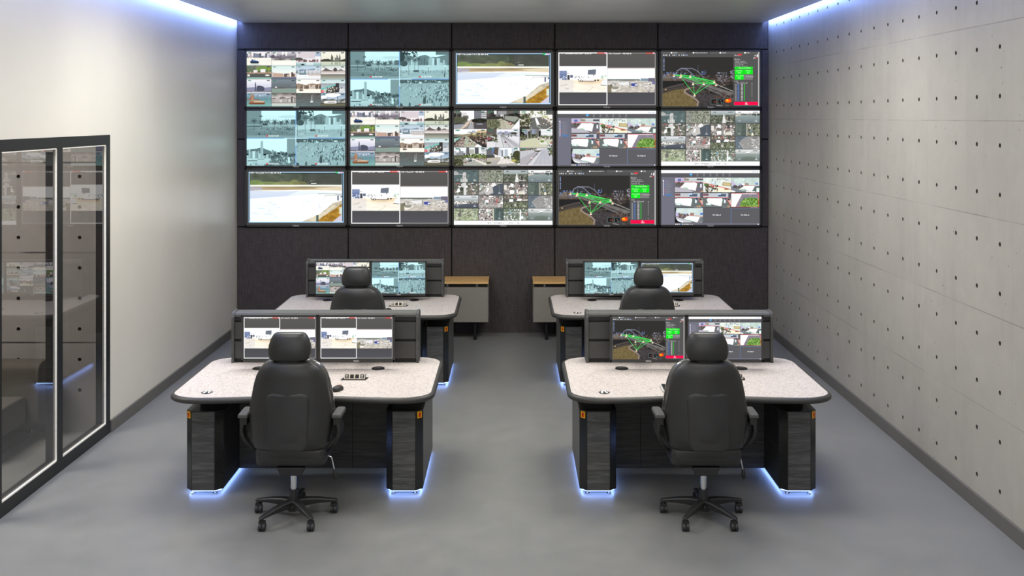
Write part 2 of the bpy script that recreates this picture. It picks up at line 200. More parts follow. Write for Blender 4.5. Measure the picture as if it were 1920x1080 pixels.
def yard():
    A = blank(); P = Cv(A); P.fill((68, 66, 66))
    P.px(4, 4, 186, 201).fill(W_); P.px(186, 5, 366, 201).fill((150, 146, 146))
    a = P.px(7, 7, 183, 198); b = P.px(187, 7, 363, 198)
    for q in (a, b): q.grad(0, .3, (90, 88, 86), (84, 82, 82)); q.grad(.7, 1, (74, 74, 78), (82, 82, 88))
    v = a.sub(0, .25, 1, .765); v.fill((253, 253, 253)); v.poly([(0, .5), (.4, .56), (1, .5), (1, 1), (0, 1)], (236, 222, 196)); v.grad(.5, 1, (240, 228, 204), (250, 244, 232)); v.rect(.4, .5, 1, .66, (228, 200, 158), .6); v.noise(12, 6, 71, .5, 1, cx=4, col=(1, .9, .7)); v.rect(0, .52, .3, 1, (222, 218, 218), .6)
    v.rect(0, .18, .16, .52, (112, 126, 164)); v.ell(.06, .24, .1, .06, (126, 140, 176)); v.specks(16, 0, .36, .16, .52, [W_, (70, 78, 110)], 2, 4, 72); v.rect(.17, .34, .22, .52, (70, 72, 84)); v.rect(.23, .34, .29, .44, (100, 112, 132)); v.rect(.15, .26, .21, .28, (170, 170, 170))
    v.poly([(.61, .14), (.78, .12), (.77, .32), (.6, .32)], (108, 116, 128)); v.rect(.72, .32, .74, .36, (80, 80, 84)); v.poly([(.25, .46), (.42, .46), (.56, .5), (.56, .56), (.3, .53)], (248, 248, 248)); v.specks(20, .32, .36, .6, .5, [(110, 116, 120), (190, 196, 196)], 1.5, 4, 73); v.rect(.56, .38, .74, .56, (250, 250, 250)); v.rect(.4, .56, .74, .585, (110, 90, 80)); v.ell(.47, .56, .03, .04, (50, 50, 54)); v.ell(.47, .56, .014, .02, W_); v.ell(.62, .42, .01, .02, (80, 84, 90)); v.ell(.76, .55, .02, .03, (60, 60, 64)); v.ell(.82, .54, .02, .03, (60, 60, 64)); v.rect(.76, .34, .9, .5, (246, 248, 248)); v.specks(10, .88, .34, 1, .46, [(176, 206, 184)], 3, 6, 74); v.poly([(.9, .56), (1, .5), (1, .74), (.88, .68)], (238, 240, 244)); v.line(.88, .72, 1, .74, 2, (70, 70, 74)); v.line(.02, .76, .16, .7, 1.2, (150, 140, 130)); v.path([(.56, .98), (.66, .9), (.72, .8)], 1.2, (190, 160, 120)); v.line(.14, .86, .2, .86, 1.2, (130, 130, 130))
    v = b.sub(0, .28, 1, .765); v.fill((254, 254, 254)); v.rect(0, 0, 1, .035, (150, 140, 140)); v.grad(.5, 1, (190, 186, 180), (206, 198, 186)); v.rect(0, .47, .68, .52, (92, 106, 104)); v.noise(26, 4, 75, .5, 1, cx=3); v.rect(.7, .44, .86, .54, (130, 148, 164)); v.rect(.86, .42, 1, .56, (110, 106, 124)); v.specks(60, .1, .52, 1, .76, [(236, 236, 234), (90, 88, 86), (150, 150, 150), (206, 200, 190)], 2, 7, 76, .6); v.rect(.5, .64, .62, .75, (62, 74, 156)); v.rect(.58, .68, .62, .72, W_); v.poly([(.2, .62), (.44, .56), (.46, .7), (.3, .72)], (230, 230, 230)); v.poly([(.08, .86), (.26, .8), (.28, .84), (.12, .97)], (240, 238, 230)); v.ell(.16, .82, .08, .06, (150, 146, 132)); v.rect(0, .7, .08, 1, (130, 124, 104)); v.rect(.06, .68, .1, .8, (110, 108, 96)); v.specks(26, .78, .76, 1, .98, [(100, 98, 104), (226, 222, 214), (140, 130, 150)], 2, 5, 77, .7); v.rect(.94, .56, 1, .68, (84, 86, 150), .7)
    P.text(14/CW, 5/CH, 'PTZ 1 Unnamed Pole Cam - 10.20.10', W_); P.text(190/CW, 5/CH, '1 DL-1 Cam 01 - 192.100.10', W_)
    for x in (148, 330): P.text(x/CW, 4/CH, 'Recording', (236, 74, 62)); P.rect(x/CW, 4/CH, (x+27)/CW, 9/CH, (226, 70, 60), .55)
    for x in (180, 359): P.ell(x/CW, 6.5/CH, .009, .016, (250, 160, 190)); P.ell(x/CW, 6.5/CH, .004, .008, W_)
    return A
def bridge():
    A = blank(); P = Cv(A); P.fill((84, 83, 83))
    P.px(0, 0, 368, 9).fill((92, 91, 91)); P.px(92, 0, 184, 9).fill((76, 75, 75))
    for x, t in ((44, 'Mapa'), (126, 'Measurements'), (226, 'Tools'), (318, 'File')): P.ell((x-5)/CW, 5/CH, .008, .014, W_); P.text(x/CW, 2/CH, t, (210, 210, 210), 1, .8)
    v = P.px(6, 21, 270, 206); v.fill((50, 49, 48))
    r = np.random.RandomState(5)
    v.hill(.5, [(0, .4), (.05, .34), (.12, .32), (.3, .4), (.6, .44), (1, .46)], (92, 84, 76)); v.specks(60, 0, .3, .2, .42, [(100, 124, 176), (120, 132, 160), (76, 84, 110)], 2, 5, 81, 1.4); v.specks(30, .18, .3, .6, .38, [(104, 126, 176), (110, 106, 104)], 2, 5, 82, .6)
    v.specks(150, .45, .34, 1, .56, [(86, 72, 62), (66, 58, 54), (104, 94, 86), (54, 50, 48)], 4, 10, 83); v.specks(60, .76, .3, .9, .5, [(116, 116, 128), (98, 96, 106), (132, 132, 144)], 2, 5, 84); v.specks(18, .95, .26, 1, .45, [(160, 160, 172)], 2, 5, 86); v.specks(8, .54, .27, .6, .34, [(110, 130, 180)], 3, 5, 87)
    v.line(.5, .16, .5, .32, 1.2, (92, 104, 128)); v.specks(60, 0, .34, .25, .46, [(116, 100, 88), (92, 80, 72), (130, 118, 108)], 3, 7, 88)
    v.rect(0, .48, .5, .66, (40, 39, 40)); v.poly([(.3, .44), (.44, .5), (.56, .62), (.36, .62)], (66, 60, 58))
    v.poly([(.24, .38), (.34, .42), (1, .72), (1, .88), (.62, .64), (.3, .46)], (112, 108, 106)); v.poly([(.26, .4), (1, .8), (1, .84), (.6, .62)], (82, 78, 78)); v.noise(12, 4, 89, .4, .9, .3, 1, cx=3)
    for i in range(16): v.line(.7+i*.02, .52+i*.012, .74+i*.02, .535+i*.012, 1.5, (190, 186, 182), .8)
    arc = [(.18, .38), (.21, .27), (.26, .235), (.33, .24), (.4, .32), (.47, .44), (.5, .48)]; v.path(arc, 2.4, (140, 144, 168)); v.path([(.26, .225), (.42, .23), (.5, .29), (.58, .42)], 2.4, (132, 134, 152))
    for a, b in (((.26, .235), (.26, .38)), ((.33, .24), (.32, .4)), ((.28, .23), (.36, .25)), ((.3, .26), (.42, .24)), ((.22, .27), (.3, .27)), ((.4, .32), (.4, .42))): v.line(*a, *b, 1, (110, 114, 136), .8)
    v.poly([(0, .7), (.1, .64), (.22, .6), (.42, .56), (.56, .62), (.6, .72), (.5, .9), (.46, 1), (0, 1)], (72, 66, 62)); v.poly([(0, .74), (.16, .67), (.3, .64), (.33, .72), (.42, .82), (.5, .96), (.48, 1), (0, 1)], (112, 98, 66)); v.noise(12, 5, 90, .66, 1, 0, .48, col=(1, .95, .7)); v.poly([(.5, .72), (.86, .76), (1, .9), (1, 1), (.5, 1)], (66, 62, 64)); v.noise(14, 3, 91, .68, 1, .48, 1, col=(1, 1, 1)); v.specks(70, .72, .74, 1, 1, [(84, 64, 56), (56, 50, 50), (100, 90, 84)], 4, 9, 92)
    v.path([(.38, .63), (.32, .66), (.31, .71), (.36, .76), (.44, .82), (.5, .9), (.49, 1)], 6, (150, 132, 122)); v.path([(.38, .63), (.45, .61)], 3, (130, 116, 108)); v.path([(0, .66), (.08, .62), (.22, .57), (.3, .55)], 7, (80, 74, 70)); v.specks(3, 0, .64, .06, .66, [(190, 160, 110)], 5, 7, 93, .4)
    nodes = {'a': (.16, .365), 'b': (.26, .36), 'c': (.25, .39), 'd': (.39, .38), 'e': (.73, .49), 'f': (.43, .53), 'g': (.58, .53), 'h': (.755, .55), 'i': (.45, .76)}
    G = (70, 214, 92)
    for p, q in ('ab', 'ad', 'bd', 'be', 'ce', 'ch', 'de', 'dh', 'ci', 'fi', 'gi', 'ei', 'fg', 'gh', 'fh', 'cg', 'ge'): v.line(*nodes[p], *nodes[q], 1.8, G)
    v.line(*nodes['a'], *nodes['e'], 2, G)
    for x, y in nodes.values(): v.poly([(x-.018, y+.035), (x, y-.025), (x+.018, y+.035)], (250, 246, 236)); v.ell(x, y+.008, .008, .012, (232, 160, 60))
    v.line(.6, .69, .72, .69, 1, (200, 170, 130), .5); v.line(.66, .64, .66, .74, 1, (200, 170, 130), .5)
    for x in (.68, .78): v.rect(x, .845, x+.085, .955, (96, 112, 112)); v.rect(x+.006, .853, x+.079, .947, (34, 33, 33))
    v.specks(4, .7, .89, .75, .92, [(170, 80, 40)], 3, 5, 94, .4); v.specks(3, .81, .87, .84, .92, [(150, 150, 150)], 2, 3, 95); v.rect(.875, .835, .975, .96, (60, 62, 62)); v.ell(.925, .885, .045, .04, (244, 92, 24)); v.ell(.915, .875, .02, .02, (255, 190, 40)); v.ell(.945, .86, .02, .02, (250, 60, 30)); v.line(.76, .975, .84, .99, 1.4, (190, 190, 190))
    P.px(6, 9, 270, 21).fill((80, 79, 79))
    for i, (x, c) in enumerate(((8, W_), (14, W_), (20, W_), (30, W_), (43, W_), (49, W_), (55, (150, 190, 240)), (66, W_), (76, (190, 210, 240)), (82, W_), (88, (180, 205, 240)), (95, (180, 205, 240)))): P.rect(x/CW, 11.5/CH, (x+3.2)/CW, 16/CH, c, .85)
    for i in range(8): P.rect(9/CW, (25+i*6)/CH, 13/CW, (28.6+i*6)/CH, (190, 205, 235) if i % 3 else (110, 150, 230), .8)
    s = P.px(272, 9, 362, 206); s.fill((84, 83, 83)); s.text(.02, .015, 'Alarms', (200, 200, 200)); s.rect(.15, 0, .32, .03, (206, 60, 66)); s.text(.86, .02, '0', W_); s.rect(.94, .01, .985, .06, W_); s.text(.8, .065, 'Off', (210, 210, 210)); s.rect(.88, .068, .96, .085, (214, 60, 60)); s.text(.02, .09, 'Status', (200, 200, 200))
    for i, t in enumerate(('Type  Radar', 'Speed 0 km/h', 'Course 10', 'Position 4.5 11')): s.text(.04, .125+i*.034, t, (190, 190, 190), 1, .8)
    s.rect(.03, .245, .78, .29, (22, 226, 34)); s.text(.2, .255, 'Accuracy Area', (190, 255, 190), 1, .8)
    s.rect(.03, .3, .4, .385, (18, 232, 30)); s.text(.07, .306, 'Temper', (200, 255, 200), 1, .75); s.text(.16, .346, '21.0', (200, 255, 200), 1, .8); s.rect(.41, .3, .78, .385, (18, 232, 30)); s.text(.5, .306, 'Wind', (200, 255, 200), 1, .8); s.text(.54, .346, '0.1', (200, 255, 200), 1, .8)
    s.rect(.03, .395, .4, .49, (18, 232, 30)); s.text(.09, .402, 'Humidity', (200, 255, 200), 1, .75); s.text(.16, .446, '100', (200, 255, 200), 1, .8); s.rect(.41, .395, .78, .49, (124, 120, 122)); s.text(.5, .41, 'Pressure', (210, 210, 210), 1, .7)
    s.text(.03, .51, 'List', (180, 180, 180)); s.text(.12, .54, 'No  Distance', (200, 200, 200), 1, .8)
    for i in range(13):
        y = .575+i*.025; s.rect(.05, y, .1, y+.018, (150, 150, 150)); s.rect(.14, y, .21, y+.015, (84, 120, 190)); s.rect(.29, y, .37, y+.012, (206, 206, 206)); 
    s.rect(.42, .57, .45, .89, (40, 190, 50)); s.rect(.73, .55, .755, .82, (128, 126, 126)); s.ell(.742, .56, .02, .008, (170, 170, 170)); s.ell(.742, .88, .02, .008, (150, 150, 150))
    s.rect(0, .905, 1, 1, (30, 96, 92), .6); s.rect(.01, .91, .99, .975, (250, 16, 74)); s.ell(.5, .93, .03, .016, (255, 190, 200)); s.text(.455, .945, 'SOS', (255, 190, 200))
    P.px(362, 2, 366, 206).fill((186, 184, 184)); P.px(0, 0, 2, 206).fill((60, 60, 60))
    return A
def traffic():
    A = blank(); P = Cv(A); P.fill((56, 54, 52)); g = {}
    xs = [0, 122, 245, 368]; ys = [0, 68, 137, 206]
    for r in range(3):
        for c in range(3): g[r, c] = P.px(xs[c]+(1 if c else 0), ys[r]+(1 if r else 0), xs[c+1], ys[r+1])
    DK = [(70, 66, 62), (96, 92, 88), (120, 118, 120), (52, 50, 48)]; TR = [(64, 66, 44), (92, 96, 62), (124, 126, 92), (44, 46, 34)]; CR = [(236, 234, 230), (150, 146, 140), (70, 64, 62), (200, 150, 120)]
    def road(v, pts, c, n=3, seed=0):
        v.poly(pts, c)
    v = g[0, 0]; v.fill((250, 250, 248)); v.rect(0, .0, .2, .5, (120, 112, 106)); v.sky(.5, .3, .5, 4, DK, 100, 0, .24, win=14); v.rect(.22, .1, .4, .4, (200, 198, 196), .7); v.rect(.28, .27, .45, .45, (110, 104, 98)); v.rect(.62, 0, .84, .5, (104, 106, 116))
    for i in range(6): v.rect(.62, .04+i*.08, .84, .07+i*.08, (150, 152, 160), .7)
    v.rect(.84, 0, 1, .45, (226, 226, 226)); [v.rect(.82, .1+i*.1, 1, .15+i*.1, (120, 122, 126)) for i in range(4)]
    v.rect(0, .55, 1, 1, (132, 126, 124)); v.ell(.16, .5, .26, .17, (86, 88, 66)); v.ell(.8, .55, .3, .12, (46, 46, 38)); v.noise(16, 3, 101, .35, .62); v.rect(0, .66, .45, .76, (70, 68, 64)); v.poly([(.46, .56), (.52, .56), (.4, .86), (.26, 1), (.1, 1)], (214, 192, 168)); v.poly([(.53, .56), (.58, .64), (.6, 1), (.42, 1)], (166, 166, 172)); v.rect(.62, .66, 1, 1, (84, 78, 80)); v.poly([(0, .78), (.36, .72), (.2, .98), (0, 1)], (150, 152, 164)); v.poly([(.68, .7), (.86, .68), (.9, .78), (.7, .78)], (128, 132, 142)); v.specks(20, .5, .52, .58, .74, CR, 1.5, 4, 102)
    v = g[0, 1]; v.fill((100, 98, 92)); v.sky(.4, .2, .4, 9, DK+[(170, 172, 176), (206, 206, 206)], 103, win=20); v.rect(.22, 0, .3, .2, (232, 234, 236)); v.rect(.34, .02, .6, .2, (150, 152, 156)); v.rect(0, .32, .5, .46, (60, 60, 50)); v.poly([(.55, .3), (.92, .32), (.98, .4), (.84, .62), (.55, .48)], (150, 156, 142)); v.poly([(.3, .5), (.44, .42), (.8, 1), (.3, 1)], (184, 178, 152)); v.poly([(.5, .46), (.9, .74), (.78, 1), (.6, 1)], (196, 190, 168)); [v.line(.42+i*.05, .5, .6+i*.1, 1, 1, (120, 114, 96), .8) for i in range(3)]; v.poly([(.42, .42), (.56, .48), (.92, .74), (.9, .8)], (62, 58, 54)); v.poly([(.64, .62), (.72, .64), (.79, .76), (.72, .78)], (150, 50, 54)); v.ell(.72, .68, .03, .03, (240, 236, 236)); v.ell(.2, .74, .22, .26, (112, 114, 82)); v.specks(180, .02, .5, .4, 1, TR+[(150, 152, 116)], 2, 4, 104); v.poly([(1, .4), (.96, .56), (.75, 1), (1, 1)], (250, 250, 250)); v.poly([(.88, .56), (1, .4), (.96, .5), (.8, .86)], (90, 96, 76))
    v = g[0, 2]; v.fill((236, 236, 230)); v.specks(50, .28, 0, .8, .22, [(150, 160, 110), (120, 126, 90), (240, 240, 236)], 3, 7, 105); v.rect(.8, 0, 1, .22, (104, 96, 92)); v.poly([(.6, .26), (1, .34), (1, .5), (.7, .34)], (196, 200, 130)); v.rect(.86, .26, 1, .44, (244, 244, 240)); v.poly([(.34, .4), (.56, .36), (.66, .4), (1, .84), (1, 1), (.3, 1)], (106, 108, 104)); v.poly([(.58, .34), (.7, .36), (1, .72), (1, .8)], (128, 110, 96)); v.specks(40, .62, .34, 1, .78, [(90, 80, 72), (220, 210, 200), (150, 120, 100)], 2, 5, 106); v.poly([(.46, .42), (.52, .4), (.61, .76), (.52, .78)], (246, 246, 246)); v.path([(.5, .8), (.58, .9), (.66, 1)], 1.2, (220, 220, 216)); v.line(.33, .45, .35, 1, 1.2, (216, 216, 210)); v.ell(.12, .5, .22, .36, (74, 76, 54)); v.specks(170, 0, .12, .34, .86, TR+[(190, 186, 160), (230, 226, 210)], 2, 5, 107); v.rect(0, .86, .3, 1, (58, 58, 48)); v.line(.84, 1, 1, .84, 3, (226, 214, 196)); v.line(.84, .96, .98, .8, 2, (60, 54, 50))
    v = g[1, 0]; v.grad(0, .3, (252, 252, 252), (240, 238, 232)); v.sky(.22, .04, .16, 7, [(176, 186, 200), (150, 160, 180)], 108, .4, .72); v.rect(.7, .06, 1, .2, (214, 170, 110), .8); v.poly([(0, .36), (.4, .26), (1, .18), (1, .42), (0, .42)], (150, 140, 110)); v.poly([(.4, .3), (.56, .22), (.76, .22), (.6, .32)], (226, 210, 130)); v.specks(70, .45, .2, 1, .42, TR+[(170, 120, 80)], 3, 6, 109); v.poly([(0, .5), (.24, .44), (0, .76)], (126, 190, 176)); v.poly([(.26, .42), (.4, .4), (.86, 1), (.02, 1)], (176, 186, 160)); [v.line(.34+i*.012, .46, .4+i*.13, 1, 1, (120, 124, 108), .8) for i in range(4)]; v.poly([(.24, .44), (.34, .38), (.3, 1), (0, 1), (0, .9)], (146, 128, 116)); v.specks(70, .02, .5, .34, 1, [(80, 60, 56), (226, 214, 206), (176, 110, 100), (60, 70, 60)], 2, 4, 110); v.poly([(.4, .4), (.6, .4), (1, .74), (1, .9)], (90, 76, 66)); v.specks(70, .42, .4, 1, .84, [(60, 54, 48), (220, 206, 196), (196, 130, 110)], 2, 5, 111); v.poly([(.66, .92), (.74, .82), (.86, .96), (.84, 1), (.64, 1)], (240, 250, 244)); v.ell(.33, .5, .025, .06, (56, 50, 48))
    v = g[1, 1]; v.fill((226, 226, 232)); v.grad(.06, .28, (240, 240, 246), (206, 210, 224)); v.hill(.32, [(.32, .2), (.42, .12), (.5, .18), (.58, .1), (.66, .16), (1, .2)], (150, 156, 178)); v.rect(0, 0, .3, .4, (96, 90, 84)); v.poly([(.3, .32), (.42, .28), (.5, .3), (1, .8), (1, 1), (.24, 1)], (200, 200, 206)); v.poly([(.36, .36), (.42, .32), (.56, 1), (.28, 1)], (212, 214, 216)); [v.line(.42+i*.012, .34, .52+i*.2, 1, 1.4, (96, 92, 98)) for i in range(3)]; v.line(.46, .32, .97, .94, 1.6, (84, 82, 88)); v.rect(.5, .28, 1, .36, (150, 152, 156)); v.ell(.82, .22, .1, .06, (70, 74, 62)); v.ell(.5, .26, .04, .03, (90, 94, 82)); v.specks(40, .64, .28, 1, .42, [(230, 230, 234), (80, 80, 84)], 3, 6, 112, .6); v.specks(90, 0, .28, .3, .7, TR+[(130, 128, 110)], 3, 7, 113); v.ell(.06, .52, .08, .06, (170, 70, 96)); v.poly([(0, .7), (.22, .66), (.2, 1), (0, 1)], (226, 222, 226)); v.ell(.57, .71, .035, .04, (130, 70, 66)); v.ell(.575, .735, .03, .02, (40, 40, 42)); v.rect(.94, .06, 1, .36, (214, 216, 222))
    v = g[1, 2]; v.fill((180, 178, 170)); v.sky(.42, .26, .44, 7, DK+[(150, 160, 184), (110, 112, 110)], 114, 0, .64, win=16); v.rect(.64, 0, 1, .36, (240, 242, 242)); [v.rect(.64, .1+i*.08, 1, .13+i*.08, (180, 186, 190), .7) for i in range(3)]; v.specks(120, 0, .26, .52, .52, TR, 3, 7, 115); v.specks(60, .6, .34, 1, .5, TR+[(110, 140, 70)], 3, 6, 116); v.poly([(0, .7), (.3, .52), (.62, .46), (1, .56), (1, 1), (0, 1)], (202, 204, 176)); [v.line(.02+i*.16, .98, .3+i*.08, .58, 1, (226, 214, 120), .9) for i in range(5)]; [v.line(.04, .98-i*.12, .6, .96-i*.12, 1, (226, 214, 120), .7) for i in range(3)]; v.rect(.6, .7, .82, .84, (226, 226, 212)); v.ell(.68, .68, .06, .06, (122, 146, 70)); v.line(.24, .1, .24, .58, 2.4, (206, 206, 204)); v.specks(50, .5, .44, .95, .56, CR, 2, 4, 117); v.ell(.97, .74, .04, .07, (170, 110, 100)); v.ell(.91, .9, .07, .08, (226, 226, 230)); v.specks(10, .84, .84, .98, .98, [(50, 50, 54)], 2, 4, 118)
    v = g[2, 0]; v.fill((236, 240, 244)); v.sky(.5, .2, .42, 9, [(150, 152, 160), (110, 112, 118), (200, 204, 210)], 119, 0, .5, win=20); v.rect(.38, 0, .47, .4, (96, 96, 100)); v.rect(.64, 0, .76, .36, (84, 86, 92)); v.rect(.48, .1, .62, .36, (176, 178, 166)); v.rect(.84, 0, 1, .34, (232, 234, 236)); [v.rect(.84, .06+i*.08, 1, .09+i*.08, (120, 124, 128)) for i in range(4)]; v.rect(0, .42, 1, .62, (96, 100, 74)); v.specks(120, .3, .34, 1, .56, [(120, 150, 64), (84, 98, 52), (150, 170, 90), (60, 64, 44)], 3, 7, 120); v.grad(.6, 1, (150, 146, 136), (166, 166, 152)); v.poly([(.3, .6), (.56, .56), (1, .94), (1, 1), (.3, 1)], (170, 172, 160)); v.poly([(.52, .64), (.62, .6), (1, .88), (1, 1)], (226, 220, 208)); v.poly([(.38, .56), (.5, .6), (.53, .72), (.46, .74), (.37, .62)], (236, 238, 240)); v.specks(12, .42, .58, .53, .74, [(50, 52, 58)], 3, 5, 121); v.ell(.36, .82, .035, .045, (150, 80, 84)); v.ell(.1, .82, .18, .2, (66, 68, 48)); v.specks(80, 0, .56, .28, 1, TR, 3, 6, 122); v.specks(30, .6, .56, 1, .7, CR, 2, 5, 123)
    v = g[2, 1]; v.fill((238, 242, 246)); v.poly([(0, .1), (.12, 0), (.22, .1), (.2, .56), (0, .6)], (104, 104, 108)); v.poly([(.2, 0), (.36, 0), (.34, .44), (.2, .36)], (96, 84, 74)); v.poly([(.18, .0), (.23, 0), (.19, .34), (.15, .34)], (84, 130, 196)); v.poly([(.36, 0), (.44, .1), (.42, .46), (.34, .46)], (200, 204, 210)); v.rect(.44, .14, .5, .5, (132, 140, 150)); v.rect(.54, .1, .64, .5, (176, 190, 200)); v.rect(.76, .04, .86, .44, (190, 202, 212)); v.specks(90, .72, .3, 1, .8, [(84, 92, 48), (112, 122, 64), (58, 62, 36)], 3, 8, 124); v.ell(.92, .4, .12, .24, (70, 74, 42)); v.poly([(0, .62), (.3, .5), (.44, .54), (.4, .64), (0, .8)], (190, 180, 160)); v.poly([(0, .8), (.44, .62), (.66, .56), (1, 1), (0, 1)], (176, 172, 166)); v.poly([(.44, .6), (.72, .58), (.86, .86), (.3, .9)], (246, 236, 226), .85); [v.line(.5+i*.03, .6, .2+i*.2, 1, 1, (120, 116, 110), .6) for i in range(5)]; v.rect(0, .42, .24, .56, (72, 72, 72)); v.ell(.82, .72, .08, .06, (196, 186, 90)); v.ell(.04, .84, .1, .06, (92, 94, 60)); v.specks(12, .5, .48, .75, .56, TR, 4, 7, 125)
    v = g[2, 2]; v.fill((206, 204, 208)); v.rect(0, .04, .5, .2, (110, 100, 92)); v.specks(50, 0, .03, .5, .22, CR+TR, 3, 6, 126); v.poly([(0, .2), (.44, .12), (.44, .24), (0, .62)], (196, 196, 202)); [v.line(.02+i*.07, .24, .02+i*.07, .56-i*.045, 1, (160, 160, 168)) for i in range(6)]; v.rect(.46, .12, .66, .24, (70, 60, 54)); v.rect(.46, .1, .64, .16, (236, 232, 226)); v.poly([(0, .62), (.46, .22), (.6, .24), (.2, 1), (0, 1)], (176, 172, 178)); v.poly([(.62, .2), (.72, .06), (.84, .1), (1, .6), (1, 1), (.34, 1)], (186, 186, 196)); [v.line(.66+i*.03, .2, .44+i*.17, 1, 1, (140, 138, 150), .7) for i in range(4)]; v.line(.56, .26, .2, .98, 2, (110, 108, 116)); v.line(.64, .22, .34, 1, 2, (232, 232, 236)); v.ell(.36, .6, .04, .05, (226, 206, 210)); v.ell(.36, .64, .03, .02, (130, 70, 80)); v.ell(.51, .38, .03, .03, (120, 116, 122)); v.poly([(.86, .06), (1, 0), (1, .52)], (120, 126, 98)); v.specks(20, .86, .06, 1, .4, TR, 3, 5, 127); v.rect(0, .95, 1, 1, (236, 224, 232), .7)
    A[:] = A*.78+A.mean(-1, keepdims=True)*.22
    for v in g.values(): v.rect(.05, .035, .18, .1, (46, 120, 96), .85); v.rect(.83, .035, .94, .1, (44, 96, 84), .85)
    return A
def office():
    A = blank(); P = Cv(A); P.fill((94, 93, 98)); P.px(0, 0, 368, 12).fill((252, 252, 252)); P.px(0, 12, 368, 27).fill((90, 89, 93)); P.px(0, 27, 50, 206).fill((112, 112, 126))
    P.text(3/CW, 4/CH, '- :', (150, 150, 160)); [P.rect((340+i*6)/CW, 5/CH, (342+i*6)/CW, 9/CH, (110, 140, 210)) for i in range(4)]
    for i in range(7):
        x = 112+i*24
        if i == 0: P.rect((x-5)/CW, 14/CH, (x+4)/CW, 20/CH, (80, 178, 250))
        else: P.ell(x/CW, 17.5/CH, .009, .016, (140, 139, 143)); P.ell(x/CW, 17.5/CH, .004, .008, (96, 95, 98))
        P.rect((x-6)/CW, 22/CH, (x+6)/CW, 24/CH, (130, 129, 133), .8)
    for i in range(14):
        y = 40+i*4.1
        P.rect(8/CW, y/CH, 11/CW, (y+2.4)/CH, W_, .9); P.rect(12/CW, y/CH, 14/CW, (y+2.4)/CH, (206, 84, 96) if i in (1, 7, 9, 10, 13) else (96, 120, 190)); P.rect(16/CW, (y+.6)/CH, (30+(i*7) % 12)/CW, (y+1.8)/CH, (150, 150, 164), .7)
    P.rect(16/CW, 91/CH, 42/CW, 97/CH, (82, 124, 176)); P.rect(7/CW, 38/CH, 11/CW, 42/CH, W_)
    xs = [51, 156, 261, 366]; ys = [28, 86, 142, 200]; g = {}
    for r in range(3):
        for c in range(3): g[r, c] = P.px(xs[c]+1, ys[r]+1, xs[c+1], ys[r+1]-2)
    def common(v, tx):
        pass
    v = g[0, 0]; v.fill((196, 204, 206)); v.rect(0, 0, .35, .3, (190, 184, 210)); v.rect(.1, .08, .22, .24, (96, 110, 170)); v.rect(.33, .04, .5, .2, (150, 140, 124)); v.rect(.78, .06, 1, .18, (84, 84, 92)); v.path([(.02, .3), (.3, .27), (.7, .29), (1, .34)], 1.6, (226, 66, 66)); v.rect(0, .33, 1, 1, (112, 106, 114)); v.specks(40, .02, .28, .3, .56, [(70, 50, 56), (110, 90, 80), (52, 48, 50), (90, 110, 90)], 2, 5, 131); v.poly([(0, .64), (.5, .78), (.7, 1), (0, 1)], (186, 182, 192)); v.poly([(.36, .34), (.72, .33), (.8, .4), (.74, .9), (.52, .8), (.18, .68)], (252, 252, 250)); v.poly([(.26, .7), (.36, .66), (.5, .72), (.44, .8)], (150, 190, 160), .8); v.rect(.9, .42, .96, .68, (230, 236, 240)); v.rect(.9, .3, .95, .42, (50, 52, 66)); v.rect(.8, .4, .9, .55, (90, 106, 104)); v.rect(.92, .9, 1, 1, (196, 142, 96)); v.rect(.4, .02, .98, .05, W_, .8)
    v = g[0, 1]; v.fill((226, 234, 228)); v.noise(14, 8, 132, 0, .4); v.specks(26, .3, .02, .9, .16, [(120, 130, 126), (250, 250, 250)], 2, 4, 133); v.rect(.3, .24, .46, .46, (166, 190, 204)); v.rect(.32, .28, .42, .4, (240, 246, 250)); v.poly([(.7, .3), (1, .36), (1, .6), (.68, .54)], (176, 158, 116)); v.poly([(.73, .36), (.97, .4), (.97, .54), (.72, .48)], (206, 190, 140)); v.poly([(.5, .64), (1, .78), (1, 1), (.4, 1)], (246, 240, 216)); v.line(.02, .36, 1, .8, 2.4, (226, 58, 62)); v.ell(.12, .5, .09, .1, (84, 120, 70)); v.specks(70, .06, .5, .5, .94, [(110, 80, 60), (150, 120, 96), (80, 92, 70), (70, 60, 54)], 3, 6, 134); v.ell(.37, .6, .03, .05, (226, 70, 80)); v.ell(.84, .78, .1, .05, (150, 110, 70)); v.rect(.35, .94, 1, 1, (250, 246, 220))
    v = g[0, 2]; v.fill((196, 214, 208)); v.noise(12, 10, 135, 0, .4); v.poly([(0, .2), (.2, .5), (.1, .6), (0, .5)], (196, 186, 216)); v.specks(14, .04, .08, .6, .2, [W_], 2, 4, 136); v.rect(.28, .4, .38, .52, (170, 176, 214)); v.rect(.38, .38, .48, .54, (236, 236, 240)); v.rect(.48, .36, .62, .54, (164, 150, 136)); v.rect(.86, .34, .96, .48, (120, 140, 200)); v.line(.3, .54, .95, .52, 1.4, (222, 90, 86)); v.rect(0, .58, 1, 1, (120, 130, 136)); v.specks(40, .06, .5, .4, .68, [(70, 60, 70), (110, 100, 90)], 3, 5, 137); v.poly([(.45, .58), (.84, .58), (.74, .92), (.26, .82)], (252, 252, 246)); v.poly([(.3, .8), (.5, .76), (.56, .86), (.4, .9)], (170, 196, 180)); v.poly([(.86, .6), (1, .56), (1, .92), (.76, .9)], (92, 106, 104)); v.poly([(0, .84), (.16, .94), (.1, 1), (0, 1)], (246, 246, 250)); v.rect(.52, .93, .85, 1, (252, 250, 246)); v.rect(.9, .7, 1, 1, (226, 240, 232))
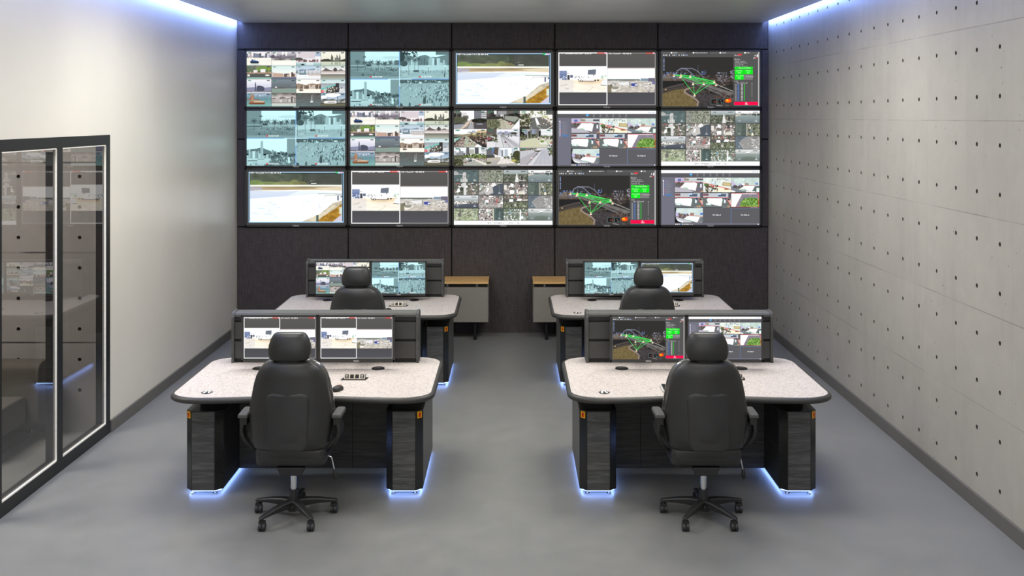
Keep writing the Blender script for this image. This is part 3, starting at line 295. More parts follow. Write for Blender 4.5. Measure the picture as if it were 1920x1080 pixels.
    for c, sh in ((0, 0), (1, .08)):
        v = g[1, c]; v.fill((190, 198, 204)); v.rect(0, .02, .2, .2, (150, 120, 124)); v.rect(.02, .05, .18, .16, (120, 84, 86)); v.rect(.52+sh/4, .05, .8+sh/4, .24, (84, 96, 116)); v.rect(.5+sh/4, .02, .62+sh/4, .12, (190, 220, 250)); v.rect(.9, 0, 1, .5, (92, 88, 100)); v.rect(0, .32, 1, 1, (104, 112, 112)); v.path([(0, .31), (.3, .3), (.7, .33), (.9, .32)], 1.6, (222, 76, 76)); v.rect(.1, .3, .18, .34, (90, 50, 50)); v.rect(.46, .31, .54, .34, (80, 44, 48))
        v.poly([(sh*1.6, .42), (.1+sh, .36), (.58+sh, .36), (.62+sh, .46), (.57+sh, .92), (.3+sh*1.8, .86), (sh*2.2, .72)], (252, 252, 252)); v.poly([(.02+sh, .7), (.24+sh, .74), (.2+sh, .88), (.02+sh, .84)], (170, 206, 196)); v.rect(.04+sh, .74, .18+sh, .82, W_); v.rect(.62+sh, .42, .76, .56, (90, 126, 120)); v.rect(.72+sh/3, .44, .78+sh/3, .7, (234, 238, 244)); v.ell(.77+sh/3, .4, .035, .08, (66, 72, 110)); v.poly([(.84, .44), (.96, .38), (1, .5), (1, .9)], (214, 180, 170)); v.line(.86, .48, 1, .9, 1.8, (214, 60, 60)); v.ell(.92, .46, .05, .05, (70, 54, 50)); v.rect(.78+sh, .88, .92+sh/2, 1, (196, 150, 100)); v.rect(0, .97, 1, 1, (150, 150, 156))
    v = g[1, 2]; v.fill((138, 130, 142)); v.poly([(0, 0), (.4, 0), (.14, 1), (0, 1)], (250, 246, 246)); v.noise(10, 8, 140); v.ell(.72, .78, .4, .48, (110, 150, 70)); v.ell(.5, .98, .2, .2, (116, 156, 74)); v.specks(190, .4, .34, 1, 1, [(84, 124, 50), (130, 172, 84), (160, 196, 110), (66, 96, 44)], 2, 6, 141); v.path([(0, .02), (.98, .02), (.98, .98), (0, .98)], 1.8, (226, 84, 70)); v.rect(.4, .02, .9, .07, W_, .8)
    v = g[2, 0]; v.fill((204, 220, 216)); v.noise(12, 10, 142, 0, .4); v.rect(0, .3, .18, .6, (190, 180, 214)); v.rect(.32, .34, .42, .5, (180, 190, 226)); v.rect(.42, .34, .54, .5, (240, 240, 244)); v.rect(.54, .32, .68, .5, (156, 128, 118)); v.rect(.9, .32, 1, .46, (90, 130, 200)); v.line(.3, .46, 1, .56, 1.6, (222, 80, 80)); v.poly([(0, .56), (.3, .58), (1, .6), (1, 1), (0, 1)], (128, 130, 136)); v.specks(50, .12, .36, .46, .62, [(64, 52, 58), (120, 90, 80), (90, 96, 84)], 3, 6, 143); v.poly([(.05, .6), (.6, .94), (.6, 1), (.05, 1)], (196, 196, 204)); v.poly([(.42, .56), (.9, .6), (.8, .97), (.32, .74)], (252, 252, 248)); v.poly([(.4, .78), (.6, .84), (.58, .9), (.36, .8)], (160, 200, 186)); v.poly([(0, 0), (.05, 0), (.02, .4), (.03, .7), (.14, .96), (0, 1)], (26, 24, 26)); v.poly([(.1, .9), (.28, 1), (.06, 1)], (30, 28, 30)); v.poly([(.06, .74), (.3, .92), (.3, 1), (.1, .86)], (244, 246, 250)); v.rect(.9, .6, 1, .9, (110, 122, 124))
    for c in (1, 2): v = g[2, c]; v.fill((93, 92, 96)); v.text(.35, .42, 'No Signal', (236, 236, 238))
    P.px(260, 143, 262, 200).fill((104, 126, 170)); P.px(260, 142, 368, 144).fill((104, 120, 150))
    for r in range(3):
        for c in range(3):
            if r == 2 and c: continue
            P.px(xs[c]+1, ys[r+1]-3, xs[c+1], ys[r+1]-1).fill((60, 58, 60)); [P.px(xs[c]+74+i*5, ys[r+1]-3, xs[c]+76+i*5, ys[r+1]-1).fill((190, 188, 190)) for i in range(6)]
    P.px(51, 200, 368, 206).fill((112, 112, 126))
    for i in range(11): P.rect((53+i*6.4)/CW, 201.5/CH, (53+i*6.4+(3.6 if i < 8 else 1.6))/CW, 205/CH, (90, 150, 230) if i == 3 else W_, .95)
    P.rect(360/CW, 202/CH, 364/CW, 205/CH, W_)
    return A
def aerial():
    A = blank(); P = Cv(A); P.fill((52, 52, 52)); g = {}
    xs = [0, 92, 184, 276, 368]; ys = [0, 47, 95, 144, 190]
    for r in range(4):
        for c in range(4): g[r, c] = P.px(xs[c]+(1 if c else 0), ys[r]+(1 if r else 0), xs[c+1]-(1 if c < 3 else 0), ys[r+1]-1)
    SEA = (72, 96, 96); GR = [(92, 104, 78), (120, 128, 98), (70, 80, 62), (146, 150, 122)]; TN = [(226, 224, 222), (150, 146, 140), (96, 84, 80), (176, 120, 112), (70, 76, 66), (196, 194, 190)]
    v = g[0, 0]; v.fill(SEA); v.noise(6, 5, 151); v.ell(.08, .26, .12, .16, (150, 152, 150)); v.rect(0, .33, .4, .38, (176, 178, 176)); v.poly([(.36, .28), (.42, .18), (.5, .2), (.5, .84), (.54, 1), (.34, 1), (.36, .5)], (178, 178, 174)); v.poly([(.27, .74), (.31, .66), (.34, 1), (.28, 1)], (176, 184, 180)); v.poly([(.5, .7), (.56, .74), (.56, 1), (.5, 1)], (176, 184, 180)); v.specks(26, .38, .3, .5, .98, [(220, 218, 214), (120, 110, 106)], 1.5, 3, 152); v.line(0, .52, 1, .48, 1, (110, 130, 126), .5); v.rect(.54, .36, .64, .62, (104, 124, 122), .6)
    v = g[0, 1]; v.fill((136, 142, 118)); v.specks(330, 0, 0, 1, 1, GR+[(84, 84, 80), (160, 162, 140)], 2, 5, 153); v.poly([(0, 0), (.3, 0), (.26, 1), (0, .9)], (110, 110, 106), .45)
    v = g[0, 2]; v.grad(0, .34, (166, 176, 182), (132, 148, 146)); v.rect(0, .34, 1, 1, (84, 92, 72)); v.specks(190, 0, .34, 1, 1, [(66, 76, 54), (96, 110, 78), (120, 124, 108), (54, 60, 46)], 2, 6, 154); v.poly([(.53, .28), (.56, .28), (.63, 1), (.48, 1)], (206, 206, 202)); v.specks(24, .6, .5, .9, .9, TN, 2, 4, 155); v.rect(.72, .48, .8, .8, (60, 60, 58))
    v = g[0, 3]; v.grad(0, .26, (236, 236, 238), (190, 196, 196)); v.specks(80, 0, .2, 1, .34, TN+GR, 2, 4, 156); v.grad(.34, 1, (126, 146, 144), (92, 110, 116)); v.poly([(0, .3), (.3, .34), (0, .5)], (180, 172, 156)); v.noise(5, 4, 157, .4, 1); v.specks(24, .7, .2, 1, .34, [(60, 70, 60)], 3, 5, 158)
    v = g[1, 0]; v.fill((92, 94, 82)); v.specks(200, 0, 0, 1, 1, TN[1:]+GR, 2, 6, 159); v.rect(.26, .28, .4, .66, (58, 66, 48)); v.poly([(.4, 0), (.5, 0), (.52, 1), (.4, 1)], (196, 196, 192)); v.poly([(.3, .1), (.42, .04), (.44, .4), (.3, .34)], (190, 190, 188)); v.poly([(.18, .28), (.3, .3), (.29, .38), (.2, .34)], W_); v.poly([(.17, .5), (.22, .42), (.26, .72), (.16, .8), (.1, .74)], (246, 246, 246)); v.ell(.73, .42, .04, .1, (176, 130, 124)); v.rect(.5, .24, .56, .4, (236, 234, 232)); v.ell(.18, .08, .07, .06, (186, 84, 86)); v.ell(.76, .06, .05, .06, (180, 190, 200)); v.ell(.8, .56, .05, .05, (226, 224, 222))
    v = g[1, 1]; v.fill((128, 126, 120)); v.specks(90, 0, 0, .5, .6, TN+GR, 3, 6, 160); v.poly([(.58, .3), (1, .06), (1, 1), (.2, 1), (.3, .86), (.6, .9)], (66, 78, 92)); v.poly([(.18, .62), (.5, .1), (.8, .04), (.94, .04), (.62, .26), (.56, .36), (.6, .8), (.4, 1), (.3, .98)], (176, 172, 166)); v.poly([(.26, .66), (.36, .44), (.46, .52), (.34, .74)], (112, 92, 84)); v.ell(.38, .52, .05, .08, W_); v.ell(.34, .66, .05, .07, (244, 242, 240)); v.specks(24, .4, 0, .7, .2, [(240, 238, 236), (150, 140, 132)], 3, 6, 161); v.ell(.12, .3, .07, .14, (150, 176, 164)); v.poly([(0, .8), (.16, .62), (.24, .76), (.04, 1), (0, 1)], (150, 148, 146))
    v = g[1, 2]; v.fill((104, 98, 92)); v.specks(120, 0, 0, 1, 1, TN+[(60, 56, 54)], 3, 7, 162); v.rect(.02, .18, .14, .56, (206, 200, 186)); v.rect(.3, .1, .42, .34, (246, 246, 246)); v.rect(.26, .6, .44, .9, (240, 242, 244)); v.rect(.48, 0, .57, 1, (132, 122, 112)); v.rect(.62, .7, .88, .94, (206, 200, 176)); v.rect(.54, .56, .6, .86, (210, 210, 214)); v.rect(.68, .1, .8, .4, (70, 66, 66)); v.ell(.88, .5, .08, .1, (160, 150, 138)); v.rect(.44, .68, .48, .8, (110, 160, 140))
    v = g[1, 3]; v.fill((84, 104, 92)); v.rect(.26, 0, .44, 1, (70, 86, 78)); v.noise(6, 5, 163); v.rect(.44, 0, .52, 1, (150, 146, 132)); v.rect(.5, 0, 1, 1, (98, 104, 74)); v.specks(160, .48, 0, 1, 1, GR+[(140, 140, 90), (60, 66, 48)], 2, 6, 164); v.ell(.67, .6, .05, .07, (84, 124, 176)); v.poly([(.66, .8), (.7, .72), (.76, .96), (.66, 1)], (226, 220, 196)); v.specks(14, .48, 0, .62, .5, TN, 2, 4, 165)
    v = g[2, 0]; v.grad(0, .4, (206, 210, 216), (140, 152, 156)); v.grad(.3, .46, (150, 162, 166), (130, 142, 142)); v.rect(0, .44, 1, .66, (170, 166, 160)); v.specks(110, 0, .4, .72, .64, [(240, 238, 236), (200, 196, 190), (100, 96, 92)], 2, 4, 166); v.specks(40, .6, .44, 1, .6, TN+GR, 2, 4, 167); v.poly([(0, .74), (.4, .66), (1, .6), (1, 1), (0, 1)], (70, 78, 94)); v.grad(.84, 1, (64, 72, 88), (58, 68, 82)); v.line(0, .74, .5, .64, 1.4, (200, 190, 172))
    v = g[2, 1]; v.fill((134, 126, 122)); v.specks(160, 0, 0, 1, .74, TN+[(190, 130, 124), (66, 70, 64)], 2, 6, 168); v.rect(.42, .02, .58, .12, W_); v.ell(.34, .44, .08, .1, (236, 238, 240)); v.ell(.27, .56, .04, .06, (150, 200, 206)); v.poly([(.68, .6), (.74, .28), (.8, .3), (.78, .62)], (176, 84, 82)); v.rect(.9, .48, 1, .66, (232, 230, 226)); v.rect(.58, .3, .66, .6, (112, 112, 112)); v.rect(0, .72, 1, .88, (156, 152, 144)); v.specks(40, 0, .84, 1, 1, GR+TN, 3, 5, 169)
    v = g[2, 2]; v.fill((92, 100, 72)); v.specks(60, 0, 0, 1, .3, TN+[(180, 80, 76)], 3, 7, 170); v.rect(0, .24, 1, .56, (78, 80, 74)); v.rect(.24, .3, .4, .5, (246, 246, 246)); v.poly([(.53, .42), (.6, .24), (.76, .26), (.74, .44)], (246, 246, 246)); v.poly([(.78, .32), (1, .3), (1, .42), (.78, .42)], (206, 190, 172)); v.specks(130, 0, .5, 1, 1, [(76, 88, 56), (112, 122, 84), (60, 68, 46), (130, 134, 100)], 3, 7, 171); v.rect(.43, .66, .53, .86, (176, 172, 160)); v.rect(.44, 0, .5, .14, (196, 90, 84))
    v = g[2, 3]; v.fill((84, 102, 116)); v.noise(6, 5, 172); v.poly([(.16, .5), (.3, .22), (.5, .02), (1, 0), (1, 1), (.34, 1), (.22, .72)], (136, 134, 132)); v.noise(12, 3, 173, 0, 1, .2, 1); v.specks(90, .66, .2, 1, 1, [(214, 214, 212), (100, 96, 94), (160, 158, 154)], 2, 4, 174); v.specks(40, .36, .14, .8, .9, [(120, 118, 116), (156, 154, 150)], 2, 5, 175); v.line(.16, .5, .34, .98, 1.6, (180, 176, 168)); v.rect(.94, .1, 1, .6, (190, 188, 186), .5)
    v = g[3, 0]; v.fill((140, 152, 110)); v.specks(220, 0, 0, 1, 1, [(120, 138, 92), (170, 178, 140), (98, 112, 80), (156, 170, 124), (190, 194, 160)], 3, 8, 176); v.rect(.3, .76, 1, 1, (140, 164, 100), .6); v.specks(10, .1, .1, .3, .6, [(96, 90, 88)], 4, 7, 177)
    v = g[3, 1]; v.fill((150, 140, 134)); v.specks(200, 0, 0, .6, 1, TN+[(206, 170, 166), (240, 236, 234)], 2, 6, 178); v.rect(.58, 0, .63, 1, (186, 182, 154)); v.rect(.63, 0, 1, 1, (62, 86, 84)); v.noise(5, 4, 179); v.rect(.66, 0, .7, 1, (74, 98, 94)); v.ell(.4, .32, .06, .07, (120, 180, 150)); v.rect(.82, .28, .9, .7, (92, 112, 110), .6)
    v = g[3, 2]; v.fill((96, 116, 92)); v.specks(230, 0, 0, 1, 1, GR+[(226, 228, 228), (160, 190, 176), (236, 236, 236), (150, 130, 124)], 2, 5, 180); v.rect(0, .32, 1, .37, (190, 188, 182), .7); v.poly([(.69, .1), (.74, .1), (.72, 1), (.66, 1)], (226, 226, 224)); v.ell(.26, .33, .06, .08, (90, 150, 176)); v.ell(.77, .74, .06, .1, (200, 222, 230)); v.ell(.95, .46, .04, .08, (190, 110, 110))
    v = g[3, 3]; v.grad(0, .4, (206, 208, 208), (150, 162, 158)); v.grad(.36, 1, (130, 146, 140), (88, 106, 102)); v.poly([(.4, .34), (.48, .22), (.62, .18), (.6, .3), (.44, .36)], (246, 246, 246)); v.line(.42, .36, .6, .3, 1.4, (60, 64, 64)); v.ell(.55, .8, .3, .2, (84, 100, 80), .5)
    for v in g.values(): v.rect(.12, .1, .22, .16, (56, 60, 58), .8); v.rect(.72, .09, .92, .15, (60, 62, 60), .75); v.rect(.12, .76, .2, .88, (190, 196, 192), .4); v.rect(.82, .74, .88, .86, (206, 210, 206), .5); v.rect(.8, .86, .92, .89, (236, 236, 236), .8); v.rect(.86, .24, .88, .7, (170, 176, 172), .4)
    A[:190] = (A[:190]*.6+A[:190].mean(-1, keepdims=True)*.4)*1.08+6
    P.px(0, 190, 368, 206).fill((253, 253, 253)); P.specks(70, .34, .952, .52, .966, [(150, 150, 150), (190, 190, 190)], 1, 2, 191, 2, .7); P.specks(34, .55, .952, .66, .966, [(150, 150, 150), (190, 190, 190)], 1, 2, 192, 2, .7)
    return A
PICTURES = dict(harbour=harbour, plaza=plaza, river=river, yard=yard, bridge=bridge, traffic=traffic, office=office, aerial=aerial)
# ---------------------------------------------------------------- helpers
def lin(c):
    """sRGB 0..255 -> linear"""
    out = []
    for v in c[:3]:
        v = v/255.0
        out.append(v/12.92 if v <= .04045 else ((v+.055)/1.055)**2.4)
    return (*out, 1.0)
class NT:
    """small node-tree builder"""
    def __init__(s, name):
        s.m = bpy.data.materials.new(name); s.m.use_nodes = True
        s.t = s.m.node_tree; s.t.nodes.clear()
        s.out = s.t.nodes.new('ShaderNodeOutputMaterial')
    def n(s, kind, **kw):
        nd = s.t.nodes.new('ShaderNode'+kind)
        for k, v in kw.items(): setattr(nd, k, v)
        return nd
    def l(s, a, b): s.t.links.new(a, b)
    def val(s, sock, v):
        if hasattr(v, 'links') or isinstance(v, bpy.types.NodeSocket): s.l(v, sock)
        else: sock.default_value = v
    def math(s, op, a, b=None, c=None, clamp=False):
        nd = s.n('Math', operation=op, use_clamp=clamp)
        for i, v in enumerate((a, b, c)):
            if v is not None: s.val(nd.inputs[i], v)
        return nd.outputs[0]
    def coord(s, kind='Object'): return s.n('TexCoord').outputs[kind]
    def scale(s, vec, sc):
        nd = s.n('Mapping'); s.l(vec, nd.inputs['Vector']); nd.inputs['Scale'].default_value = sc
        return nd.outputs[0]
    def noise(s, vec, scale, detail=3, rough=.5, dist=0):
        nd = s.n('TexNoise'); s.l(vec, nd.inputs['Vector'])
        nd.inputs['Scale'].default_value = scale; nd.inputs['Detail'].default_value = detail
        nd.inputs['Roughness'].default_value = rough; nd.inputs['Distortion'].default_value = dist
        return nd.outputs[0]
    def ramp(s, fac, stops):
        nd = s.n('ValToRGB'); s.l(fac, nd.inputs[0]); e = nd.color_ramp.elements
        while len(e) < len(stops): e.new(.5)
        for el, (p, c) in zip(e, stops): el.position = p; el.color = c
        return nd.outputs[0]
    def mix(s, fac, a, b, mode='MIX'):
        nd = s.n('Mix', data_type='RGBA', blend_type=mode)
        s.val(nd.inputs[0], fac); s.val(nd.inputs[6], a); s.val(nd.inputs[7], b)
        return nd.outputs[2]
    def bump(s, h, strength, dist=.01):
        nd = s.n('Bump'); nd.inputs['Strength'].default_value = strength; nd.inputs['Distance'].default_value = dist
        s.l(h, nd.inputs['Height']); return nd.outputs[0]
    def bsdf(s, color, rough=.5, metal=0, spec=.5, normal=None, **kw):
        b = s.n('BsdfPrincipled')
        s.val(b.inputs['Base Color'], color); s.val(b.inputs['Roughness'], rough); s.val(b.inputs['Metallic'], metal)
        b.inputs['Specular IOR Level'].default_value = spec
        if normal is not None: s.l(normal, b.inputs['Normal'])
        for k, v in kw.items(): s.val(b.inputs[k.replace('_', ' ')], v)
        s.l(b.outputs[0], s.out.inputs[0]); return b
def plain(name, rgb, rough=.5, metal=0, spec=.5, var=.06, nscale=30):
    """a solid finish with a faint procedural variation"""
    t = NT(name); nz = t.noise(t.coord(), nscale, 3)
    c = lin(rgb); lo = tuple(v*(1-var) for v in c[:3])+(1,); hi = tuple(min(v*(1+var), 1) for v in c[:3])+(1,)
    t.bsdf(t.ramp(nz, [(.3, lo), (.7, hi)]), rough, metal, spec)
    return t.m
def glow(name, rgb, strength, sample=True):
    t = NT(name); e = t.n('Emission'); e.inputs[0].default_value = (*rgb, 1); e.inputs[1].default_value = strength
    t.l(e.outputs[0], t.out.inputs[0])
    if not sample: t.m.cycles.emission_sampling = 'NONE'
    return t.m
class MB:
    """collects geometry for ONE mesh object"""
    def __init__(s): s.v = []; s.f = []; s.sm = []
    def add(s, vs, fs, smooth=False):
        o = len(s.v); s.v += [tuple(p) for p in vs]; s.f += [tuple(i+o for i in f) for f in fs]; s.sm += [smooth]*len(fs)
        return s
    def box(s, x0, x1, y0, y1, z0, z1):
        v = [(x, y, z) for z in (z0, z1) for y in (y0, y1) for x in (x0, x1)]
        return s.add(v, [(0, 2, 3, 1), (4, 5, 7, 6), (0, 1, 5, 4), (2, 6, 7, 3), (0, 4, 6, 2), (1, 3, 7, 5)])
    def prism(s, pts, a, b, axis='z', smooth=False):
        """extrude a closed 2D polygon along an axis; pts are (x,y) for z, (y,z) for x, (x,z) for y"""
        f = {'z': lambda p, t: (p[0], p[1], t), 'x': lambda p, t: (t, p[0], p[1]), 'y': lambda p, t: (p[0], t, p[1])}[axis]
        n = len(pts); v = [f(p, a) for p in pts]+[f(p, b) for p in pts]
        s.add(v, [(i, (i+1) % n, n+(i+1) % n, n+i) for i in range(n)], smooth)
        o = len(s.v)-2*n
        s.f += [tuple(o+i for i in range(n))[::-1], tuple(o+n+i for i in range(n))]; s.sm += [False, False]
        return s
    def loft(s, rings, cap=True, smooth=True, closed=True):
        n = len(rings[0]); v = [p for r in rings for p in r]; f = []
        for j in range(len(rings)-1):
            for i in range(n if closed else n-1):
                k = (i+1) % n; f.append((j*n+i, j*n+k, (j+1)*n+k, (j+1)*n+i))
        s.add(v, f, smooth)
        if cap:
            o = len(s.v)-len(v)
            s.f += [tuple(o+i for i in range(n))[::-1], tuple(o+(len(rings)-1)*n+i for i in range(n))]; s.sm += [smooth, smooth]
        return s
    def cyl(s, p0, p1, r0, r1=None, n=20, smooth=True, cap=True):
        r1 = r0 if r1 is None else r1
        p0, p1 = Vector(p0), Vector(p1); d = (p1-p0).normalized()
        u = d.orthogonal().normalized(); w = d.cross(u)
        rg = lambda p, r: [p+(u*math.cos(2*PI*i/n)+w*math.sin(2*PI*i/n))*r for i in range(n)]
        a, b = rg(p0, r0), rg(p1, r1); o = len(s.v)
        s.add(a+b, [(i, (i+1) % n, n+(i+1) % n, n+i) for i in range(n)], smooth)
        if cap: s.add(a, [tuple(range(n))[::-1]]); s.add(b, [tuple(range(n))])
        return s
    def tube(s, pts, r, n=10):
        pts = [Vector(p) for p in pts]; rings = []; u = None
        for i, p in enumerate(pts):
            d = (pts[min(i+1, len(pts)-1)]-pts[max(i-1, 0)]).normalized()
            u = d.orthogonal().normalized() if u is None else (u-d*u.dot(d)).normalized()
            w = d.cross(u); rr = r[i] if isinstance(r, (list, tuple)) else r
            rings.append([p+(u*math.cos(2*PI*k/n)+w*math.sin(2*PI*k/n))*rr for k in range(n)])
        return s.loft(rings)
    def move(s, m):
        s.v = [tuple(m @ Vector(p)) for p in s.v]; return s
    def build(s, name, mat, parent=None, bevel=0, seg=2, subsurf=0):
        me = bpy.data.meshes.new(name); me.from_pydata(s.v, [], s.f)
        me.polygons.foreach_set('use_smooth', s.sm); me.materials.append(mat)
        bm = bmesh.new(); bm.from_mesh(me); bmesh.ops.recalc_face_normals(bm, faces=bm.faces); bm.to_mesh(me); bm.free()
        o = bpy.data.objects.new(name, me); C.objects.link(o); o.parent = parent
        if bevel:
            b = o.modifiers.new('edge', 'BEVEL'); b.width = bevel; b.segments = seg; b.limit_method = 'ANGLE'; b.angle_limit = math.radians(40)
        if subsurf:
            b = o.modifiers.new('smooth', 'SUBSURF'); b.levels = b.render_levels = subsurf
        return o
def tag(o, label, cat, group=None, kind=None):
    if label: o['label'] = label
    if cat: o['category'] = cat
    if group: o['group'] = group
    if kind: o['kind'] = kind
    return o
def thing(name, label, cat, loc=(0, 0, 0), rz=0, group=None):
    o = bpy.data.objects.new(name, None); C.objects.link(o); o.empty_display_size = .1
    o.location = loc; o.rotation_euler = (0, 0, rz); return tag(o, label, cat, group)
def struct(o, label=None):
    o['kind'] = 'structure'
    if label: o['label'] = label
    return o
def dup(root, loc, label):
    """a copy of a thing with copies of its parts and sub-parts"""
    def rec(o, par):
        c = o.copy(); C.objects.link(c); c.parent = par
        for ch in kids.get(o.name, []): rec(ch, c)
        return c
    kids = {}
    for o in C.objects:
        if o.parent: kids.setdefault(o.parent.name, []).append(o)
    r = rec(root, None); r.location = loc; r['label'] = label
    return r
def superring(cx, cy, z, a, b, n=2.6, N=36, dy=None):
    out = []
    for i in range(N):
        t = 2*PI*i/N; c, q = math.cos(t), math.sin(t)
        x = a*abs(c)**(2/n)*(1 if c >= 0 else -1); y = b*abs(q)**(2/n)*(1 if q >= 0 else -1)
        out.append((cx+x, cy+y+(dy(x) if dy else 0), z))
    return out
def rrect(x0, x1, y0, y1, r, n=6):
    out = []
    for cx, cy, a0 in ((x1-r, y1-r, 0), (x0+r, y1-r, 90), (x0+r, y0+r, 180), (x1-r, y0+r, 270)):
        out += [(cx+r*math.cos(math.radians(a0+90*i/n)), cy+r*math.sin(math.radians(a0+90*i/n))) for i in range(n+1)]
    return out

# ---------------------------------------------------------------- the room in metres: camera at the origin looking along +Y
F, EYE = 1866.67, 2.72
XL, XR, YB = -3.468, 3.232, 12.568
YN, ZC = -1.8, 3.905
M = {}
# painted wall, left
t = NT('warm_white_paint'); nz = t.noise(t.coord(), 1.3, 3); n2 = t.noise(t.coord(), 160, 2)
t.bsdf(t.ramp(nz, [(.3, lin((214, 210, 201))), (.7, lin((220, 216, 207)))]), .34, 0, .45, t.bump(n2, .04, .002)); M['paint'] = t.m
t = NT('pale_ceiling_paint'); nz = t.noise(t.coord(), 2, 3)
t.bsdf(t.ramp(nz, [(.3, lin((206, 208, 207))), (.7, lin((214, 216, 215)))]), .35, 0, .4); M['ceiling'] = t.m
# exposed concrete with panel joints
def concrete(name, base, ax_u, ax_v, u0, v0, pu, pv, jw, jamt, seed=0, pits=True):
    t = NT(name); co = t.coord(); sep = t.n('Separate' + 'XYZ'); t.l(co, sep.inputs[0])
    u, v = sep.outputs[ax_u], sep.outputs[ax_v]
    big = t.noise(t.scale(co, (1, .55, .28)), 1.1, 4, .55); mid = t.noise(co, 7, 5, .6); fine = t.noise(co, 60, 3)
    streak = t.noise(t.scale(co, (3.2, 3.2, .35)), 1.6, 3)
    c = t.ramp(big, [(.28, lin([x*.90 for x in base])), (.72, lin([min(x*1.07, 255) for x in base]))])
    c = t.mix(.35, c, t.ramp(mid, [(.3, lin([x*.93 for x in base])), (.7, lin([min(255, x*1.04) for x in base]))]))
    c = t.mix(t.math('MULTIPLY', t.math('GREATER_THAN', streak, .56), .10), c, lin([x*.80 for x in base]))
    pu_ = t.math('DIVIDE', t.math('SUBTRACT', u, u0), pu); pv_ = t.math('DIVIDE', t.math('SUBTRACT', v, v0), pv)
    # each cast panel a slightly different grey
    wn = t.n('TexWhiteNoise', noise_dimensions='2D'); cb = t.n('CombineXYZ')
    t.l(t.math('FLOOR', pu_), cb.inputs[0]); t.l(t.math('FLOOR', pv_), cb.inputs[1]); t.l(cb.outputs[0], wn.inputs['Vector'])
    c = t.mix(t.math('MULTIPLY', wn.outputs[0], .16), c, lin([x*.86 for x in base]))
    def joint(p, size):
        fr = t.math('FRACT', p); d = t.math('MINIMUM', fr, t.math('SUBTRACT', 1.0, fr))
        return t.math('SUBTRACT', 1.0, t.math('SMOOTH_MIN', t.math('DIVIDE', t.math('MULTIPLY', d, size), jw), 1.0, .05), clamp=True)
    brk = t.math('SMOOTH_MAX', t.math('MULTIPLY', t.math('SUBTRACT', t.noise(co, 1.9, 2), .36), 4.0), 0.15, .1)
    j = t.math('MAXIMUM', t.math('MULTIPLY', joint(pu_, pu), .2), joint(pv_, pv))
    j = t.math('MULTIPLY', t.math('MULTIPLY', j, jamt), t.math('MINIMUM', brk, 1.0), clamp=True)
    c = t.mix(j, c, lin([x*.42 for x in base]))
    h = t.math('ADD', t.math('MULTIPLY', mid, .5), t.math('MULTIPLY', fine, .25))
    if pits:
        vo = t.n('TexVoronoi'); t.l(co, vo.inputs['Vector']); vo.inputs['Scale'].default_value = 9
        sz = t.math('MULTIPLY', t.noise(co, 5, 1), .085)
        pit = t.math('LESS_THAN', vo.outputs['Distance'], sz)
        c = t.mix(t.math('MULTIPLY', pit, .75), c, lin([x*.36 for x in base]))
    t.bsdf(c, .62, 0, .35, t.bump(h, .12, .006)); return t.m
M['concrete'] = concrete('cast_concrete', (168, 165, 158), 1, 2, 7.085-.655*20, 2.693-.655*8, .655, .655, .005, .6)
M['lobby_concrete'] = concrete('lobby_concrete_panels', (139, 134, 130), 0, 2, -4.05-1.2*6, 2.324-.777*6, 9, .777, .010, 2.2, pits=False)
M['hole'] = plain('shaded_hole', (72, 68, 64), .85)  # concrete coloured darker for the shade inside the shallow holes
# polished concrete floor
t = NT('polished_floor'); co = t.coord(); a = t.noise(co, .55, 4, .55); b = t.noise(co, 5, 5, .62); c_ = t.noise(co, 45, 2)
col = t.mix(.45, t.ramp(a, [(.3, lin((116, 117, 115))), (.7, lin((130, 130, 126)))]), t.ramp(b, [(.3, lin((113, 115, 113))), (.72, lin((134, 133, 129)))]))
vo = t.n('TexVoronoi'); t.l(co, vo.inputs['Vector']); vo.inputs['Scale'].default_value = 7
col = t.mix(t.math('MULTIPLY', t.math('LESS_THAN', vo.outputs['Distance'], .03), .5), col, lin((84, 84, 82)))
t.bsdf(col, t.math('ADD', .30, t.math('MULTIPLY', b, .16)), 0, .42, t.bump(b, .03, .004)); M['floor'] = t.m
# woven dark wall panels
t = NT('dark_woven_panel'); co = t.coord(); w1 = t.noise(t.scale(co, (1, 1, .04)), 210, 2); w2 = t.noise(t.scale(co, (.05, 1, 1)), 160, 2); w3 = t.noise(co, .9, 2)
wv = t.math('ADD', t.math('MULTIPLY', w1, .62), t.math('MULTIPLY', w2, .38))
col = t.ramp(wv, [(.36, lin((52, 47, 46))), (.64, lin((86, 80, 78)))])
t.bsdf(t.mix(.25, col, t.ramp(w3, [(.3, lin((60, 55, 54))), (.7, lin((78, 72, 70)))])), .75, 0, .25, t.bump(wv, .25, .002)); M['panel'] = t.m
M['seam'] = plain('seam_black', (14, 14, 14), .8)
M['base'] = plain('grey_baseboard', (98, 96, 92), .55, var=.04)
M['black_frame'] = plain('black_aluminium', (30, 30, 29), .42, .2, var=.05)
M['bead'] = plain('white_glazing_bead', (236, 234, 228), .35)
M['bezel'] = plain('bezel_plastic', (50, 50, 49), .45, var=.06)
M['bezel_edge'] = plain('bezel_edge', (26, 26, 26), .5)
M['silver'] = plain('printed_silver', (196, 196, 196), .4)
M['chrome'] = plain('chrome', (214, 216, 220), .16, 1.0, var=.02)
M['leather'] = None
t = NT('black_leather'); co = t.coord(); g = t.n('TexVoronoi'); t.l(co, g.inputs['Vector']); g.inputs['Scale'].default_value = 260
nz = t.noise(co, 6, 3)
t.bsdf(t.ramp(nz, [(.3, lin((37, 37, 36))), (.7, lin((43, 43, 42)))]), t.math('ADD', .34, t.math('MULTIPLY', nz, .12)), 0, .5, t.bump(g.outputs[0], .06, .001)); M['leather'] = t.m
t = NT('glossy_leather'); nz = t.noise(t.coord(), 200, 2)
